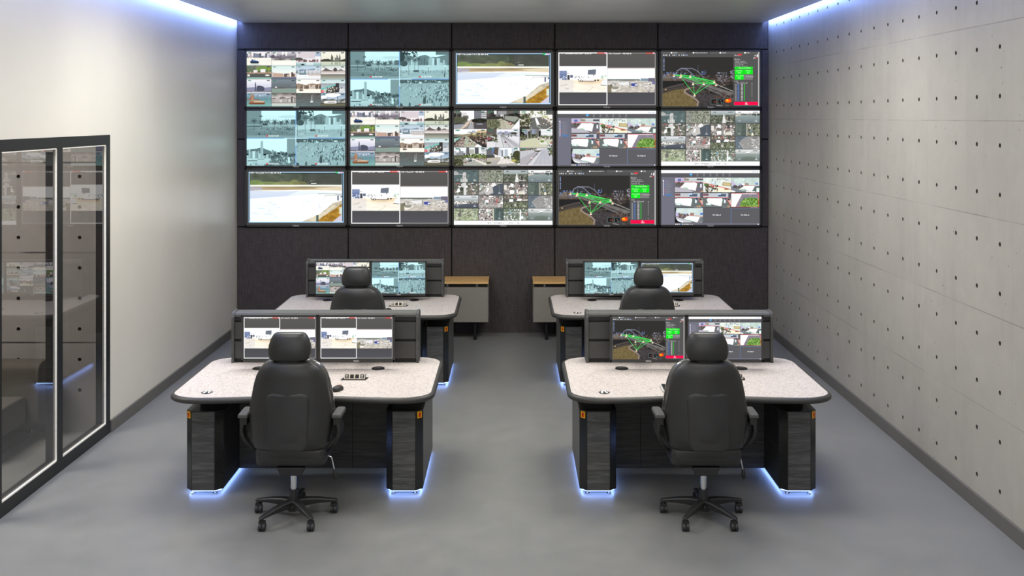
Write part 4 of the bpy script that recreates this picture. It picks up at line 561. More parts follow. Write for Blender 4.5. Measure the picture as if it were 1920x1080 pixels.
t.bsdf(t.ramp(nz, [(.3, lin((44, 44, 43))), (.7, lin((52, 52, 51)))]), .3, 0, .8, None, Coat_Weight=1.0, Coat_Roughness=.08, Coat_IOR=1.9); M['leather_gloss'] = t.m
M['plastic'] = plain('black_plastic', (34, 34, 34), .48, var=.08)
t = NT('armrest_rubber'); co = t.coord(); nz = t.noise(co, 420, 2)
t.bsdf(t.ramp(nz, [(.35, lin((58, 58, 57))), (.68, lin((96, 96, 94)))]), .6, 0, .4, t.bump(nz, .3, .001)); M['armpad'] = t.m
# speckled solid-surface worktop
t = NT('speckled_worktop'); co = t.coord(); vo = t.n('TexVoronoi'); t.l(co, vo.inputs['Vector']); vo.inputs['Scale'].default_value = 115
sp = t.n('SeparateColor'); t.l(vo.outputs['Color'], sp.inputs[0])
c1 = t.ramp(sp.outputs[0], [(0, lin((150, 140, 136))), (.3, lin((196, 186, 180))), (.62, lin((216, 205, 198))), (.86, lin((226, 220, 214))), (1, lin((176, 170, 172)))])
n1 = t.noise(co, 260, 2); c2 = t.ramp(n1, [(.34, lin((160, 152, 150))), (.52, lin((210, 200, 193))), (.7, lin((232, 226, 220)))])
t.bsdf(t.mix(.45, c1, c2), .42, 0, .4); M['worktop'] = t.m
# charcoal wood laminate, grain along X
def wood(name, lo, hi, sc, rough=.5):
    t = NT(name); co = t.coord(); d = t.noise(t.scale(co, sc), 1, 5, .62, .7); e = t.noise(t.scale(co, tuple(x*3.1 for x in sc)), 1, 3, .6)
    g = t.math('ADD', t.math('MULTIPLY', d, .7), t.math('MULTIPLY', e, .3))
    t.bsdf(t.ramp(g, [(.34, lin(lo)), (.5, lin([(a+b)/2 for a, b in zip(lo, hi)])), (.66, lin(hi))]), rough, 0, .4, t.bump(g, .12, .002)); return t.m
M['darkwood'] = wood('charcoal_wood', (52, 52, 51), (100, 100, 98), (3.2, 3.2, 46))
M['shaded_wood'] = wood('shaded_charcoal_wood', (38, 38, 38), (70, 70, 69), (3.2, 3.2, 46))  # darker copy of the charcoal wood, with shade put into the colour
M['darkwood_v'] = wood('charcoal_wood_edge', (52, 52, 51), (92, 92, 90), (30, 30, 9))
M['oak'] = wood('oak_veneer', (206, 158, 96), (240, 198, 132), (3, 26, 26), .45)
M['desk_black'] = plain('satin_black_laminate', (32, 33, 33), .22, 0, .5, .05)
M['desk_side'] = plain('satin_grey_side', (74, 74, 71), .42, 0, .5, .05)
M['rim'] = plain('soft_edge_rubber', (58, 57, 54), .42, 0, .45, .05)
M['hutch'] = plain('hutch_grey', (62, 62, 60), .46, .0, .45, .05)
M['hutch_cap'] = plain('hutch_cap_grey', (86, 86, 83), .4, 0, .45, .05)
M['slot'] = plain('slot_black', (20, 20, 20), .6)
M['beige'] = plain('beige_plastic', (226, 214, 196), .4)
M['dark'] = plain('matt_black', (14, 14, 14), .6)
M['yellow'] = plain('yellow_plate', (232, 170, 10), .45)
M['red'] = plain('red_rocker', (190, 20, 26), .35)
M['white'] = plain('white_print', (244, 244, 242), .5)
M['greige'] = plain('grey_beige_lacquer', (134, 130, 119), .5, 0, .4, .03)
M['cab_black'] = plain('black_steel', (30, 30, 30), .4, .3)
M['keys'] = plain('key_caps', (26, 27, 27), .5)
M['sofa'] = plain('grey_brown_upholstery', (82, 77, 70), .8, 0, .2, .08, 60)
M['led_desk'] = glow('blue_led', (.24, .40, 1.0), 20)
M['led_cove'] = glow('blue_white_led', (.22, .36, 1.0), 100)
# clear glass with a mirror-like reflection
t = NT('clear_glass'); fr = t.n('Fresnel'); fr.inputs[0].default_value = 1.62
tr = t.n('BsdfTransparent'); tr.inputs[0].default_value = (.93, .94, .94, 1); gl = t.n('BsdfGlossy'); gl.inputs[0].default_value = (1, 1, 1, 1); gl.inputs['Roughness'].default_value = 0
mx = t.n('MixShader'); t.l(t.math('MULTIPLY', fr.outputs[0], 1.25, clamp=True), mx.inputs[0]); t.l(tr.outputs[0], mx.inputs[1]); t.l(gl.outputs[0], mx.inputs[2]); t.l(mx.outputs[0], t.out.inputs[0]); M['glass'] = t.m
# lit screen: the picture lives in the mesh's colour attribute
t = NT('lit_screen'); at = t.n('VertexColor'); at.layer_name = 'picture'; em = t.n('Emission'); t.l(at.outputs[0], em.inputs[0]); em.inputs[1].default_value = 1.12
t.l(em.outputs[0], t.out.inputs[0]); t.m.cycles.emission_sampling = 'NONE'; M['screen'] = t.m

# ---------------------------------------------------------------- setting
struct(MB().box(-7.6, XR+.3, YN, YB+.3, -.12, 0).build('floor', M['floor']), 'grey polished concrete floor')
# left wall: a painted wall with an opening for the glass door
DY0, DY1, DZ = 4.15, 8.574, 2.565
w = MB(); w.box(XL-.10, XL, DY1, YB+.3, 0, 4.3); w.box(XL-.10, XL, YN, DY0, 0, 4.3); w.box(XL-.10, XL, DY0, DY1, DZ, 4.3)
struct(w.build('wall_left', M['paint']), 'warm white painted wall with the glass door')
# right wall: cast concrete with cone-shaped tie holes
def tie_wall(name, axis, plane, sgn, u_list, v_list, pu, pv, r, depth, u0, u1, v0, v1, mat, thick=.15):
    """flat wall whose every grid cell has a recessed round tie hole; axis 'x': u=y, v=z; axis 'y': u=x, v=z"""
    m = MB(); n = 16; holes = []
    P = (lambda u, v, d: (plane+sgn*d, u, v)) if axis == 'x' else (lambda u, v, d: (u, plane+sgn*d, v))
    us = sorted({u0, u1, *[a-pu/2 for a in u_list], *[a+pu/2 for a in u_list]}); vs = sorted({v0, v1, *[a-pv/2 for a in v_list], *[a+pv/2 for a in v_list]})
    def rnd(l):
        o = []
        for x in l:
            if not o or x-o[-1] > 1e-4: o.append(x)
        return o
    us, vs = [x for x in rnd(us) if u0-1e-6 <= x <= u1+1e-6], [x for x in rnd(vs) if v0-1e-6 <= x <= v1+1e-6]
    for a, b in zip(us, us[1:]):
        for c, d in zip(vs, vs[1:]):
            cu = [x for x in u_list if a < x < b and b-a > pu*.9]; cv = [x for x in v_list if c < x < d and d-c > pv*.9]
            if cu and cv:
                x, y = cu[0], cv[0]; sq, ci, inn, bot = [], [], [], []
                for i in range(n):
                    th = 2*PI*(i+.0)/n+PI/4; co_, si = math.cos(th), math.sin(th); k = 1/max(abs(co_), abs(si))
                    sq.append(P(x+(b-a)/2*co_*k, y+(d-c)/2*si*k, 0)); ci.append(P(x+r*co_, y+r*si, 0)); inn.append(P(x+r*.8*co_, y+r*.8*si, depth)); bot.append(P(x, y, depth))
                m.loft([sq, ci], cap=False, smooth=False); holes.append((ci, inn))
            else:
                m.add([P(a, c, 0), P(b, c, 0), P(b, d, 0), P(a, d, 0)], [(0, 1, 2, 3)])
    m.add([P(u0, v0, thick), P(u1, v0, thick), P(u1, v1, thick), P(u0, v1, thick)], [(0, 1, 2, 3)])
    nf = len(m.f)
    for ci, inn in holes:
        m.loft([ci, inn], cap=False, smooth=False); o = len(m.v)-n; m.f.append(tuple(o+i for i in range(n))); m.sm.append(False)
    ob = m.build(name, mat); ob.data.materials.append(M['hole']); mi = [0]*nf+[1]*(len(m.f)-nf); ob.data.polygons.foreach_set('material_index', mi)
    return struct(ob)
ys = [6.594+.3277*k for k in range(-24, 18)]; zs = [3.185+.3277*k for k in range(-9, 4)]
tie_wall('wall_right', 'x', XR, 1, [y for y in ys if YN+.2 < y < YB-.1], [z for z in zs if .12 < z < 4.1], .3277, .3277, .0155, .03, YN, YB+.3, 0, 4.3, M['concrete'])['label'] = 'grey cast concrete wall with rows of round tie holes'
struct(MB().box(-7.6, XR+.3, YN-.1, YN, 0, 4.3).build('wall_front', M['paint']))
# back wall: dark woven panels separated by dark seams
VX = [XL, -2.063, -.761, .539, 1.838, XR]
wb = struct(MB().box(XL-.1, XR+.15, YB, YB+.15, 0, 4.3).build('wall_back', M['seam']), 'wall of dark woven panels behind the wall displays')
g = .009
for a, b in zip(VX, VX[1:]):
    for c, d in ((0, 1.333), (3.568, 4.25)):
        MB().box(a+g, b-g, YB-.024, YB+.01, c+(g if c else 0), d-g).build('panel', M['panel'], wb, .002)
for x0, x1 in ((XL, -3.362), (3.142, XR)):
    for c, d in ((1.333, 2.437), (2.437, 3.568)):
        MB().box(x0+g, x1, YB-.024, YB+.01, c+g, d-g).build('panel', M['panel'], wb, .002)
MB().box(-3.36, 3.14, YB-.01, YB+.01, 1.333, 3.568).build('panel', M['panel'], wb)
# ceiling: a dropped slab with lit coves along both side walls
struct(MB().box(-3.40, 3.17, YN, YB-.001, ZC, ZC+.12).build('ceiling', M['ceiling'], bevel=.004), 'pale suspended ceiling with glowing side coves')
struct(MB().box(-7.6, XR+.15, YN, YB+.15, 4.3, 4.4).build('ceiling_upper', M['ceiling']))
for x0, x1, nm in ((-3.424, -3.402, 'trim_1'), (3.172, 3.19, 'trim_2')):
    struct(MB().box(x0, x1, YN+.1, YB-.04, ZC+.035, ZC+.06).build(nm, M['led_cove']), 'blue white light strip in the ceiling cove')
# baseboards
struct(MB().box(XL, XL+.02, DY1+.004, YB-.03, 0, .104).build('baseboard_left', M['base'], bevel=.003), 'grey baseboard below the white wall')
struct(MB().box(XR-.02, XR, YN, YB-.03, 0, .104).build('baseboard_right', M['base'], bevel=.003), 'grey baseboard below the concrete wall')
# glass sliding door in the left wall
dr = bpy.data.objects.new('door_1', None); C.objects.link(dr); dr.location = (XL, DY0, 0); struct(dr, 'black framed glass door in the white wall')
fx0, fx1 = -.085, .008
fr = MB(); H_ = DY1-DY0
fr.box(fx0, fx1, 0, H_, 2.482, DZ); fr.box(fx0, fx1, 0, H_, 0, .095); fr.box(fx0, fx1, H_-.078, H_, .095, 2.482); fr.box(fx0, fx1, 0, .078, .095, 2.482)
bays = []; y1 = 8.496
while y1 > DY0+.2:
    y0 = max(y1-.826, DY0+.078); bays.append((y0-DY0, y1-DY0)); y1 = y0-.09
fr.build('frame', M['black_frame'], dr, .002)
for a, b in bays[:-1] if bays[-1][0] <= .08 else bays:
    MB().box(fx0, fx1, a-.09, a, .095, 2.482).build('mullion', M['black_frame'], dr, .002)
for a, b in bays:
    MB().add([(-.010, a+.002, .097), (-.010, b-.002, .097), (-.010, b-.002, 2.48), (-.010, a+.002, 2.48)], [(0, 1, 2, 3)]).build('glass_pane', M['glass'], dr)
    bd = MB(); bd.box(-.010, .004, b-.008, b-.001, .096, 2.481); bd.box(-.010, .004, a+.001, b-.001, .096, .107); bd.box(-.010, .004, a+.001, b-.001, 2.473, 2.481)
    bd.build('glazing_bead', M['bead'], dr)
# lobby behind the glass
tie_wall('wall_lobby_back', 'y', 8.60, 1, [-3.735-.529*k for k in range(0, 7)], [2.204-.2635*k for k in range(-5, 9)], .33, .2635, .0165, .022, -7.6, XL-.10, 0, 4.3, M['lobby_concrete'])['label'] = 'grey concrete panel wall of the room behind the glass'
struct(MB().box(-7.7, -7.6, YN, 8.7, 0, 4.3).build('wall_lobby_left', M['paint']))

# ---------------------------------------------------------------- screens
SCREEN = {}
def screen_mesh(key):
    """one flat grid, 2 x 2 m nominal, its picture stored per vertex"""
    if key in SCREEN: return SCREEN[key]
    pic = np.clip(PICTURES[key](), 0, 255)/255.0
    pic = np.where(pic <= .04045, pic/12.92, ((pic+.055)/1.055)**2.4)
    xs = (np.arange(CW)/(CW-1)-.5); zs_ = (.5-np.arange(CH)/(CH-1))
    X, Z = np.meshgrid(xs, zs_); v = np.stack([X, np.zeros_like(X), Z], -1).reshape(-1, 3)
    idx = np.arange(CW*CH).reshape(CH, CW)
    q = np.stack([idx[1:, :-1], idx[1:, 1:], idx[:-1, 1:], idx[:-1, :-1]], -1).reshape(-1, 4)
    me = bpy.data.meshes.new('screen_'+key); me.vertices.add(len(v)); me.vertices.foreach_set('co', v.astype(np.float32).ravel())
    me.loops.add(q.size); me.loops.foreach_set('vertex_index', q.astype(np.int32).ravel())
    me.polygons.add(len(q)); me.polygons.foreach_set('loop_start', np.arange(0, q.size, 4, dtype=np.int32))
    me.update(calc_edges=True)
    ca = me.color_attributes.new('picture', 'FLOAT_COLOR', 'POINT')
    rgba = np.ones((len(v), 4), np.float32); rgba[:, :3] = pic.reshape(-1, 3); ca.data.foreach_set('color', rgba.ravel())
    me.materials.append(M['screen']); SCREEN[key] = me; return me
def put_screen(key, parent, w, h, loc):
    o = bpy.data.objects.new('screen', screen_mesh(key)); C.objects.link(o); o.parent = parent; o.location = loc; o.scale = (w, 1, h); return o
def lettering(name, body, size, mat, parent, loc, rot=(PI/2, 0, 0), off=0):
    cu = bpy.data.curves.new(name, 'FONT'); cu.body = body; cu.size = size; cu.align_x = 'CENTER'; cu.align_y = 'CENTER'; cu.extrude = .0006; cu.offset = off; cu.resolution_u = 3
    tmp = bpy.data.objects.new(name, cu); C.objects.link(tmp); dg = bpy.context.evaluated_depsgraph_get()
    me = bpy.data.meshes.new_from_object(tmp.evaluated_get(dg)); bpy.data.objects.remove(tmp); bpy.data.curves.remove(cu)
    me.materials.clear(); me.materials.append(mat)
    o = bpy.data.objects.new(name, me); C.objects.link(o); o.parent = parent; o.location = loc; o.rotation_euler = rot; return o
SHOW = {'harbour': 'sixteen small harbour pictures', 'plaza': 'four blue tinted plaza pictures', 'river': 'a white river with sandy bank', 'yard': 'two muddy yard pictures',
        'bridge': 'a bridge map with green lines', 'traffic': 'nine road traffic pictures', 'office': 'indoor cameras and no signal tiles', 'aerial': 'sixteen aerial pictures'}
ROWS = [['harbour', 'plaza', 'river', 'yard', 'bridge'], ['plaza', 'harbour', 'traffic', 'office', 'aerial'], ['river', 'yard', 'aerial', 'bridge', 'office']]
RN = ['top', 'middle', 'bottom']
def display(key, label, loc, w, h, bz, bt, depth, aw, ah, az, name, cat, group, logo_size):
    o = thing(name, label, cat, loc, 0, group)
    b = MB()   # bezel: a frame standing proud of the screen plane, local z=0 is the panel centre, front faces -y
    b.box(-w/2, w/2, .006, depth, -h/2, h/2)
    b.box(-w/2, w/2, -.004, .007, h/2-bt, h/2); b.box(-w/2, w/2, -.004, .007, -h/2, az-ah/2); b.box(-w/2, -aw/2, -.004, .007, -h/2, h/2); b.box(aw/2, w/2, -.004, .007, -h/2, h/2)
    b.build('bezel', M['bezel'], o, .0025)
    put_screen(key, o, aw, ah, (0, .004, az))
    lettering('logo', 'TREND', logo_size, M['silver'], o, (0, -.0055, (-h/2+az-ah/2)/2), off=.0006)
    return o
for r in range(3):
    for c in range(5):
        k = ROWS[r][c]
        display(k, 'large wall display in the %s row showing %s' % (RN[r], SHOW[k]), (-2.714+1.3017*c, YB-.062, 3.195-.744*r), 1.288, .736, .024, .024, .038, 1.238, .688, 0,
                'wall_display', 'screen', 'displays on the video wall', .026)

# ---------------------------------------------------------------- control desks (front edge at local y=0, centre x=0)
def desk_outline(hw, y0, y1, rf, rb, dip, n=9):
    """top view, counter-clockwise, with a slightly hollow front edge"""
    pts = []
    for cx, cy, r, a0 in ((hw-rf, y0+rf*.75, rf, -90), (hw-rb, y1-rb, rb, 0), (-hw+rb, y1-rb, rb, 90), (-hw+rf, y0+rf*.75, rf, 180)):
        for i in range(n+1):
            a = math.radians(a0+90*i/n); ky = .75 if cy < .5 else 1
            pts.append((cx+r*math.cos(a), cy+r*math.sin(a)*ky))
    fx = hw-rf
    for i in range(1, 24):
        x = -fx+2*fx*i/24; pts.append((x, y0+dip*(.5+.5*math.cos(PI*x/fx))))
    return pts
def offset(pts, d):
    n = len(pts); out = []
    for i in range(n):
        a, b = Vector(pts[i-1]), Vector(pts[(i+1) % n]); tg = (b-a).normalized(); out.append((pts[i][0]+tg.y*d, pts[i][1]-tg.x*d))
    return out
def make_desk(label, loc):
    D = thing('control_desk', label, 'desk', loc, 0, 'control room desks')
    o0 = desk_outline(.92, .0, 1.172, .21, .17, .055)
    tp = MB().prism(o0, .712, .745).build('tabletop', M['worktop'], D)
    rings = [[(x, y, z) for x, y in offset(o0, d)] for d, z in ((0, .7455), (.010, .745), (.022, .738), (.027, .727), (.026, .714), (.016, .704), (-.01, .702), (-.03, .706))]
    MB().loft(rings, cap=False).build('edge_trim', M['rim'], tp)
    MB().prism(offset(o0, -.12), .69, .711).build('under_board', M['desk_black'], tp)
    for x in (-.485, .45):
        gm = MB(); q = 28
        gm.loft([[(x+r*math.cos(2*PI*i/q), .81+r*math.sin(2*PI*i/q), z) for i in range(q)] for r, z in ((.052, .7455), (.050, .750), (.043, .751), (.040, .7465))])
        gm.build('cable_grommet', M['dark'], tp)
    # round printed inlay near the front left corner
    di = MB(); q = 32; di.loft([[(-.685+r*math.cos(2*PI*i/q), .132+r*math.sin(2*PI*i/q), z) for i in range(q)] for r, z in ((.0405, .7455), (.040, .7475))]); dsk = di.build('round_inlay', M['dark'], D)
    e = MB(); zz = (.7477, .7482)
    for p in ([(-.020, .022), (.016, .022), (.018, .034), (-.004, .036), (-.016, .034)], [(-.020, .022), (-.008, .024), (-.006, -.012), (-.014, -.030), (-.022, -.028)], [(.006, .022), (.016, .022), (.020, -.006), (.026, -.030), (.012, -.022)],
              [(-.032, .012), (-.027, .012), (-.027, -.008), (-.032, -.008)], [(.022, .006), (.026, .014), (.033, .006), (.031, -.004), (.024, -.003)]):
        e.prism([(-.685+x, .132+y) for x, y in p], *zz)
    e.build('emblem', M['white'], dsk)
    # pedestals
    for sx, lx0, lx1 in ((-1, -.855, -.59), (1, .59, .855)):
        ch = .048; y0, y1 = .165, 1.07
        pts = [(lx0+ch, y0), (lx1-ch, y0), (lx1, y0+ch), (lx1, y1), (lx0, y1), (lx0, y0+ch)]
        pd = MB().prism(pts, .028, .600).build('pedestal', M['desk_black'], D, .002)
        wx0, wx1 = lx0+.052, lx1-.052
        MB().box(wx0-.004, wx1+.004, y0-.0012, y0+.004, .034, .594).build('panel_gap', M['slot'], pd)
        MB().box(wx0, wx1, y0-.004, y0+.004, .030, .594).build('front_panel', M['darkwood'], pd, .001)
        xo = lx1 if sx > 0 else lx0
        MB().box(xo-.0015, xo+.0015, y0+ch+.01, y1-.004, .034, .596).build('side_panel', M['desk_side'], pd)
        xi = lx0 if sx > 0 else lx1
        MB().box(xi-.0015, xi+.0015, y0+ch+.01, y1-.004, .034, .596).build('side_panel', M['shaded_wood'], pd)  # inner side in the copy darkened for shade
        # lifting column block between pedestal and table
        MB().prism([(lx0+.03, .42), (lx1-.03, .42), (lx1-.03, 1.0), (lx0+.03, 1.0)], .60, .692).build('lift_column', M['desk_black'], pd, .004)
        # yellow emergency switch on the outer chamfer
        cx, cy = (lx1-ch/2, y0+ch/2) if sx > 0 else (lx0+ch/2, y0+ch/2); ang = PI/4 if sx > 0 else -PI/4
        mt = Matrix.Translation((cx, cy, .570)) @ Matrix.Rotation(ang, 4, 'Z')
        sw = MB().box(-.020, .020, -.0045, .004, -.024, .024).move(mt).build('power_switch', M['yellow'], pd, .001)
        MB().box(-.0075, .0085, -.0085, -.003, -.0155, .0155).move(mt).build('rocker', M['red'], sw, .001)
        # feet and light strip
        for fx in (lx0+.055, lx1-.055):
            for fy in (y0+.03, y1-.06):
                MB().cyl((fx, fy, 0), (fx, fy, .006), .017, n=16).cyl((fx, fy, .006), (fx, fy, .03), .006, n=10).build('foot', M['chrome'], pd)
        ins = offset(pts[::-1] if False else pts, -.016); n_ = len(ins); inn = offset(pts, -.028); L = MB()
        for i in range(n_):
            j = (i+1) % n_; a, b, c, d = ins[i], ins[j], inn[j], inn[i]
            L.add([(*a, .0205), (*b, .0205), (*c, .0205), (*d, .0205), (*a, .0275), (*b, .0275), (*c, .0275), (*d, .0275)], [(0, 1, 2, 3), (4, 5, 6, 7), (0, 1, 5, 4), (2, 3, 7, 6)])
        L.build('light_strip', M['led_desk'], pd)
    # charcoal wood modesty panel of three boards, shade put into its colour
    mp = MB(); xs_ = [-.588, -.36, .28, .588]
    for a, b in zip(xs_, xs_[1:]): mp.box(a+.0012, b-.0012, .62, .64, .03, .69)
    mp.box(-.588, .588, .632, .642, .03, .69); mp.build('modesty_panel', M['shaded_wood'], D, .0012)
    # hutch at the back
    hw = .752; y0, y1, z0, z1 = .985, 1.15, .745, 1.147
    hb = MB().box(-hw+.02, hw-.02, y0+.03, y1-.01, z0, z1-.01).build('hutch', M['slot'], D)
    prof = [(y0, z0), (y1, z0), (y1, z1-.03), (y1-.03, z1+.006), (y0+.05, z1+.006), (y0+.012, z1-.008), (y0, z1-.036)]
    for a, b in ((-hw, -hw+.022), (hw-.022, hw)): MB().prism(prof, a, b, 'x').build('side_panel', M['darkwood_v'], hb, .002)
    cap = [(y0+.018, z1-.034), (y1-.012, z1-.034), (y1-.012, z1-.004), (y0+.06, z1-.0005), (y0+.018, z1-.016)]
    MB().prism(cap, -hw+.022, hw-.022, 'x').build('top_cap', M['hutch_cap'], hb)
    for a, b in ((z0+.034, .915), (.935, 1.068)):
        MB().prism([(y0+.014, a), (y0+.032, a), (y0+.032, b), (y0+.014, b)], -hw+.023, hw-.023, 'x').build('slat', M['hutch'], hb, .002)
    MB().box(-hw+.023, hw-.023, y0+.02, y0+.034, 1.082, 1.112).build('slat', M['slot'], hb)
    # four-socket power module tilted out of the top
    mt = Matrix.Translation((.315, .487, .745)) @ Matrix.Rotation(math.radians(-24), 4, 'X')
    pm = MB().prism([(-.100, -.026), (.088, -.026), (.100, .052), (-.088, .052)], .7455, .7485).move(Matrix.Translation((.315, .487, 0))).build('power_module', M['dark'], D)
    MB().box(-.080, .080, .001, .034, -.004, .044).move(mt).build('housing', M['dark'], pm, .002)
    MB().box(-.079, .079, -.003, .001, .002, .042).move(mt).build('face_plate', M['beige'], pm, .001)
    for i in range(4):
        x = -.058+i*.0387; so = MB().box(x-.014, x+.014, -.0055, -.002, .008, .036).move(mt)
        so.build('socket', M['dark'], pm, .001)
        if i in (0, 3):
            MB().box(x-.007, x+.007, -.0068, -.004, .022, .031).box(x-.008, x+.008, -.0068, -.004, .012, .018).move(mt).build('usb_insert', M['silver'], pm)
    return D
ROWDY = 2.90
desk_spots = [(-1.50, 7.0), (1.345, 7.0), (-1.50, 7.0+ROWDY), (1.345, 7.0+ROWDY)]
place = ['front row desk nearest the glass door', 'front row desk beside the concrete wall', 'rear row desk on the white wall side', 'rear row desk on the concrete wall side']
dl = ['speckled top control desk in the front row, on the glass door side', 'speckled top control desk in the front row, by the concrete wall', 'speckled top control desk in the rear row, on the white wall side', 'speckled top control desk in the rear row, on the concrete wall side']
desk = make_desk(dl[0], (*desk_spots[0], 0))
for s, l in zip(desk_spots[1:], dl[1:]): dup(desk, (*s, 0), l)

# desk monitors
pics = [('yard', 'yard'), ('bridge', 'office'), ('harbour', 'plaza'), ('plaza', 'river')]
rowname = ['front desk by the glass door', 'front desk by the concrete wall', 'rear desk, white wall side', 'rear desk, concrete wall side']
side = ['left', 'right']
MW, MH = .598, .371
for i, (sx, sy) in enumerate(desk_spots):
    cx = sx+(-.017 if sx < 0 else .02)
    for j in range(2):
        k = pics[i][j]
        lb = 'monitor showing %s, %s' % (SHOW[k], rowname[i])
        if i == 0: lb = '%s monitor showing two muddy yard pictures, front desk by the glass door' % (side[j])
        o = display(k, lb, (cx+(j-.5)*(MW+.002), sy+.78, .9865), MW, MH, .012, .014, .03, MW-.028, MH-.037, .0045, 'desk_monitor', 'monitor', 'monitors on the control desks', .014)
        MB().cyl((0, .03, 0), (0, .16, 0), .018).box(-.05, .05, .028, .036, -.05, .05).cyl((0, .16, 0), (0, .215, 0), .026).build('mounting_arm', M['dark'], o)

# keyboards and mice
def make_keyboard(label, loc):
    o = thing('keyboard', label, 'keyboard', loc, 0, 'keyboards on the desks')
    MB().prism([(-.075, 0), (.075, 0), (.075, .020), (-.075, .012)], -.226, .226, 'x').build('case', M['silver'], o, .003)
    k = MB()
    for r in range(6):
        n = 15
        for c in range(n):
            x = -.214+c*.0285; y = -.062+r*.0215
            if r == 0 and 4 <= c <= 9:
                if c == 4: k.box(x, x+.165, y, y+.018, .013, .0205)
                continue
            z = .0125+(y+.075)*.053; k.box(x, x+.0245, y, y+.018, z, z+.006)
    k.build('keys', M['keys'], o)
    MB().box(-.219, .219, -.068, .068, .0122, .0150).move(Matrix.Rotation(.05, 4, 'X')).build('key_bed', M['dark'], o)
    return o
def make_mouse(label, loc):
    o = thing('computer_mouse', label, 'mouse', loc, math.radians(-24), 'mice on the desks')
    rings = []
    for z, s, q in ((0, .92, 0), (.008, 1, 0), (.018, .96, .002), (.027, .8, .004), (.033, .52, .006), (.036, .2, .008)):
        rings.append(superring(0, -q, z, .031*s, .053*s, 2.5, 28))
    MB().loft(rings).build('shell', M['plastic'], o)
    MB().cyl((-.004, .034, .029), (.004, .034, .029), .011, n=14).build('wheel', M['beige'], o)
    MB().box(-.006, .006, .006, .016, .033, .0365).build('button', M['red'], o, .001)
    return o
kb = None
kl = ['silver keyboard with black keys on the front desk by the glass door', 'silver keyboard with black keys on the front desk by the concrete wall', 'silver keyboard with black keys on the rear desk, white wall side', 'silver keyboard with black keys on the rear desk, concrete wall side']
ml = ['black computer mouse on the front desk by the glass door', 'black computer mouse on the front desk by the concrete wall', 'black computer mouse on the rear desk, white wall side', 'black computer mouse on the rear desk, concrete wall side']
for i, (sx, sy) in enumerate(desk_spots):
    lk, lm = (sx-.040, sy+.205, .7455), (sx+.243, sy+.187, .7455)
    if i == 0: kb = make_keyboard(kl[0], lk); mo = make_mouse(ml[0], lm)
    else: dup(kb, lk, kl[i]); dup(mo, lm, ml[i])

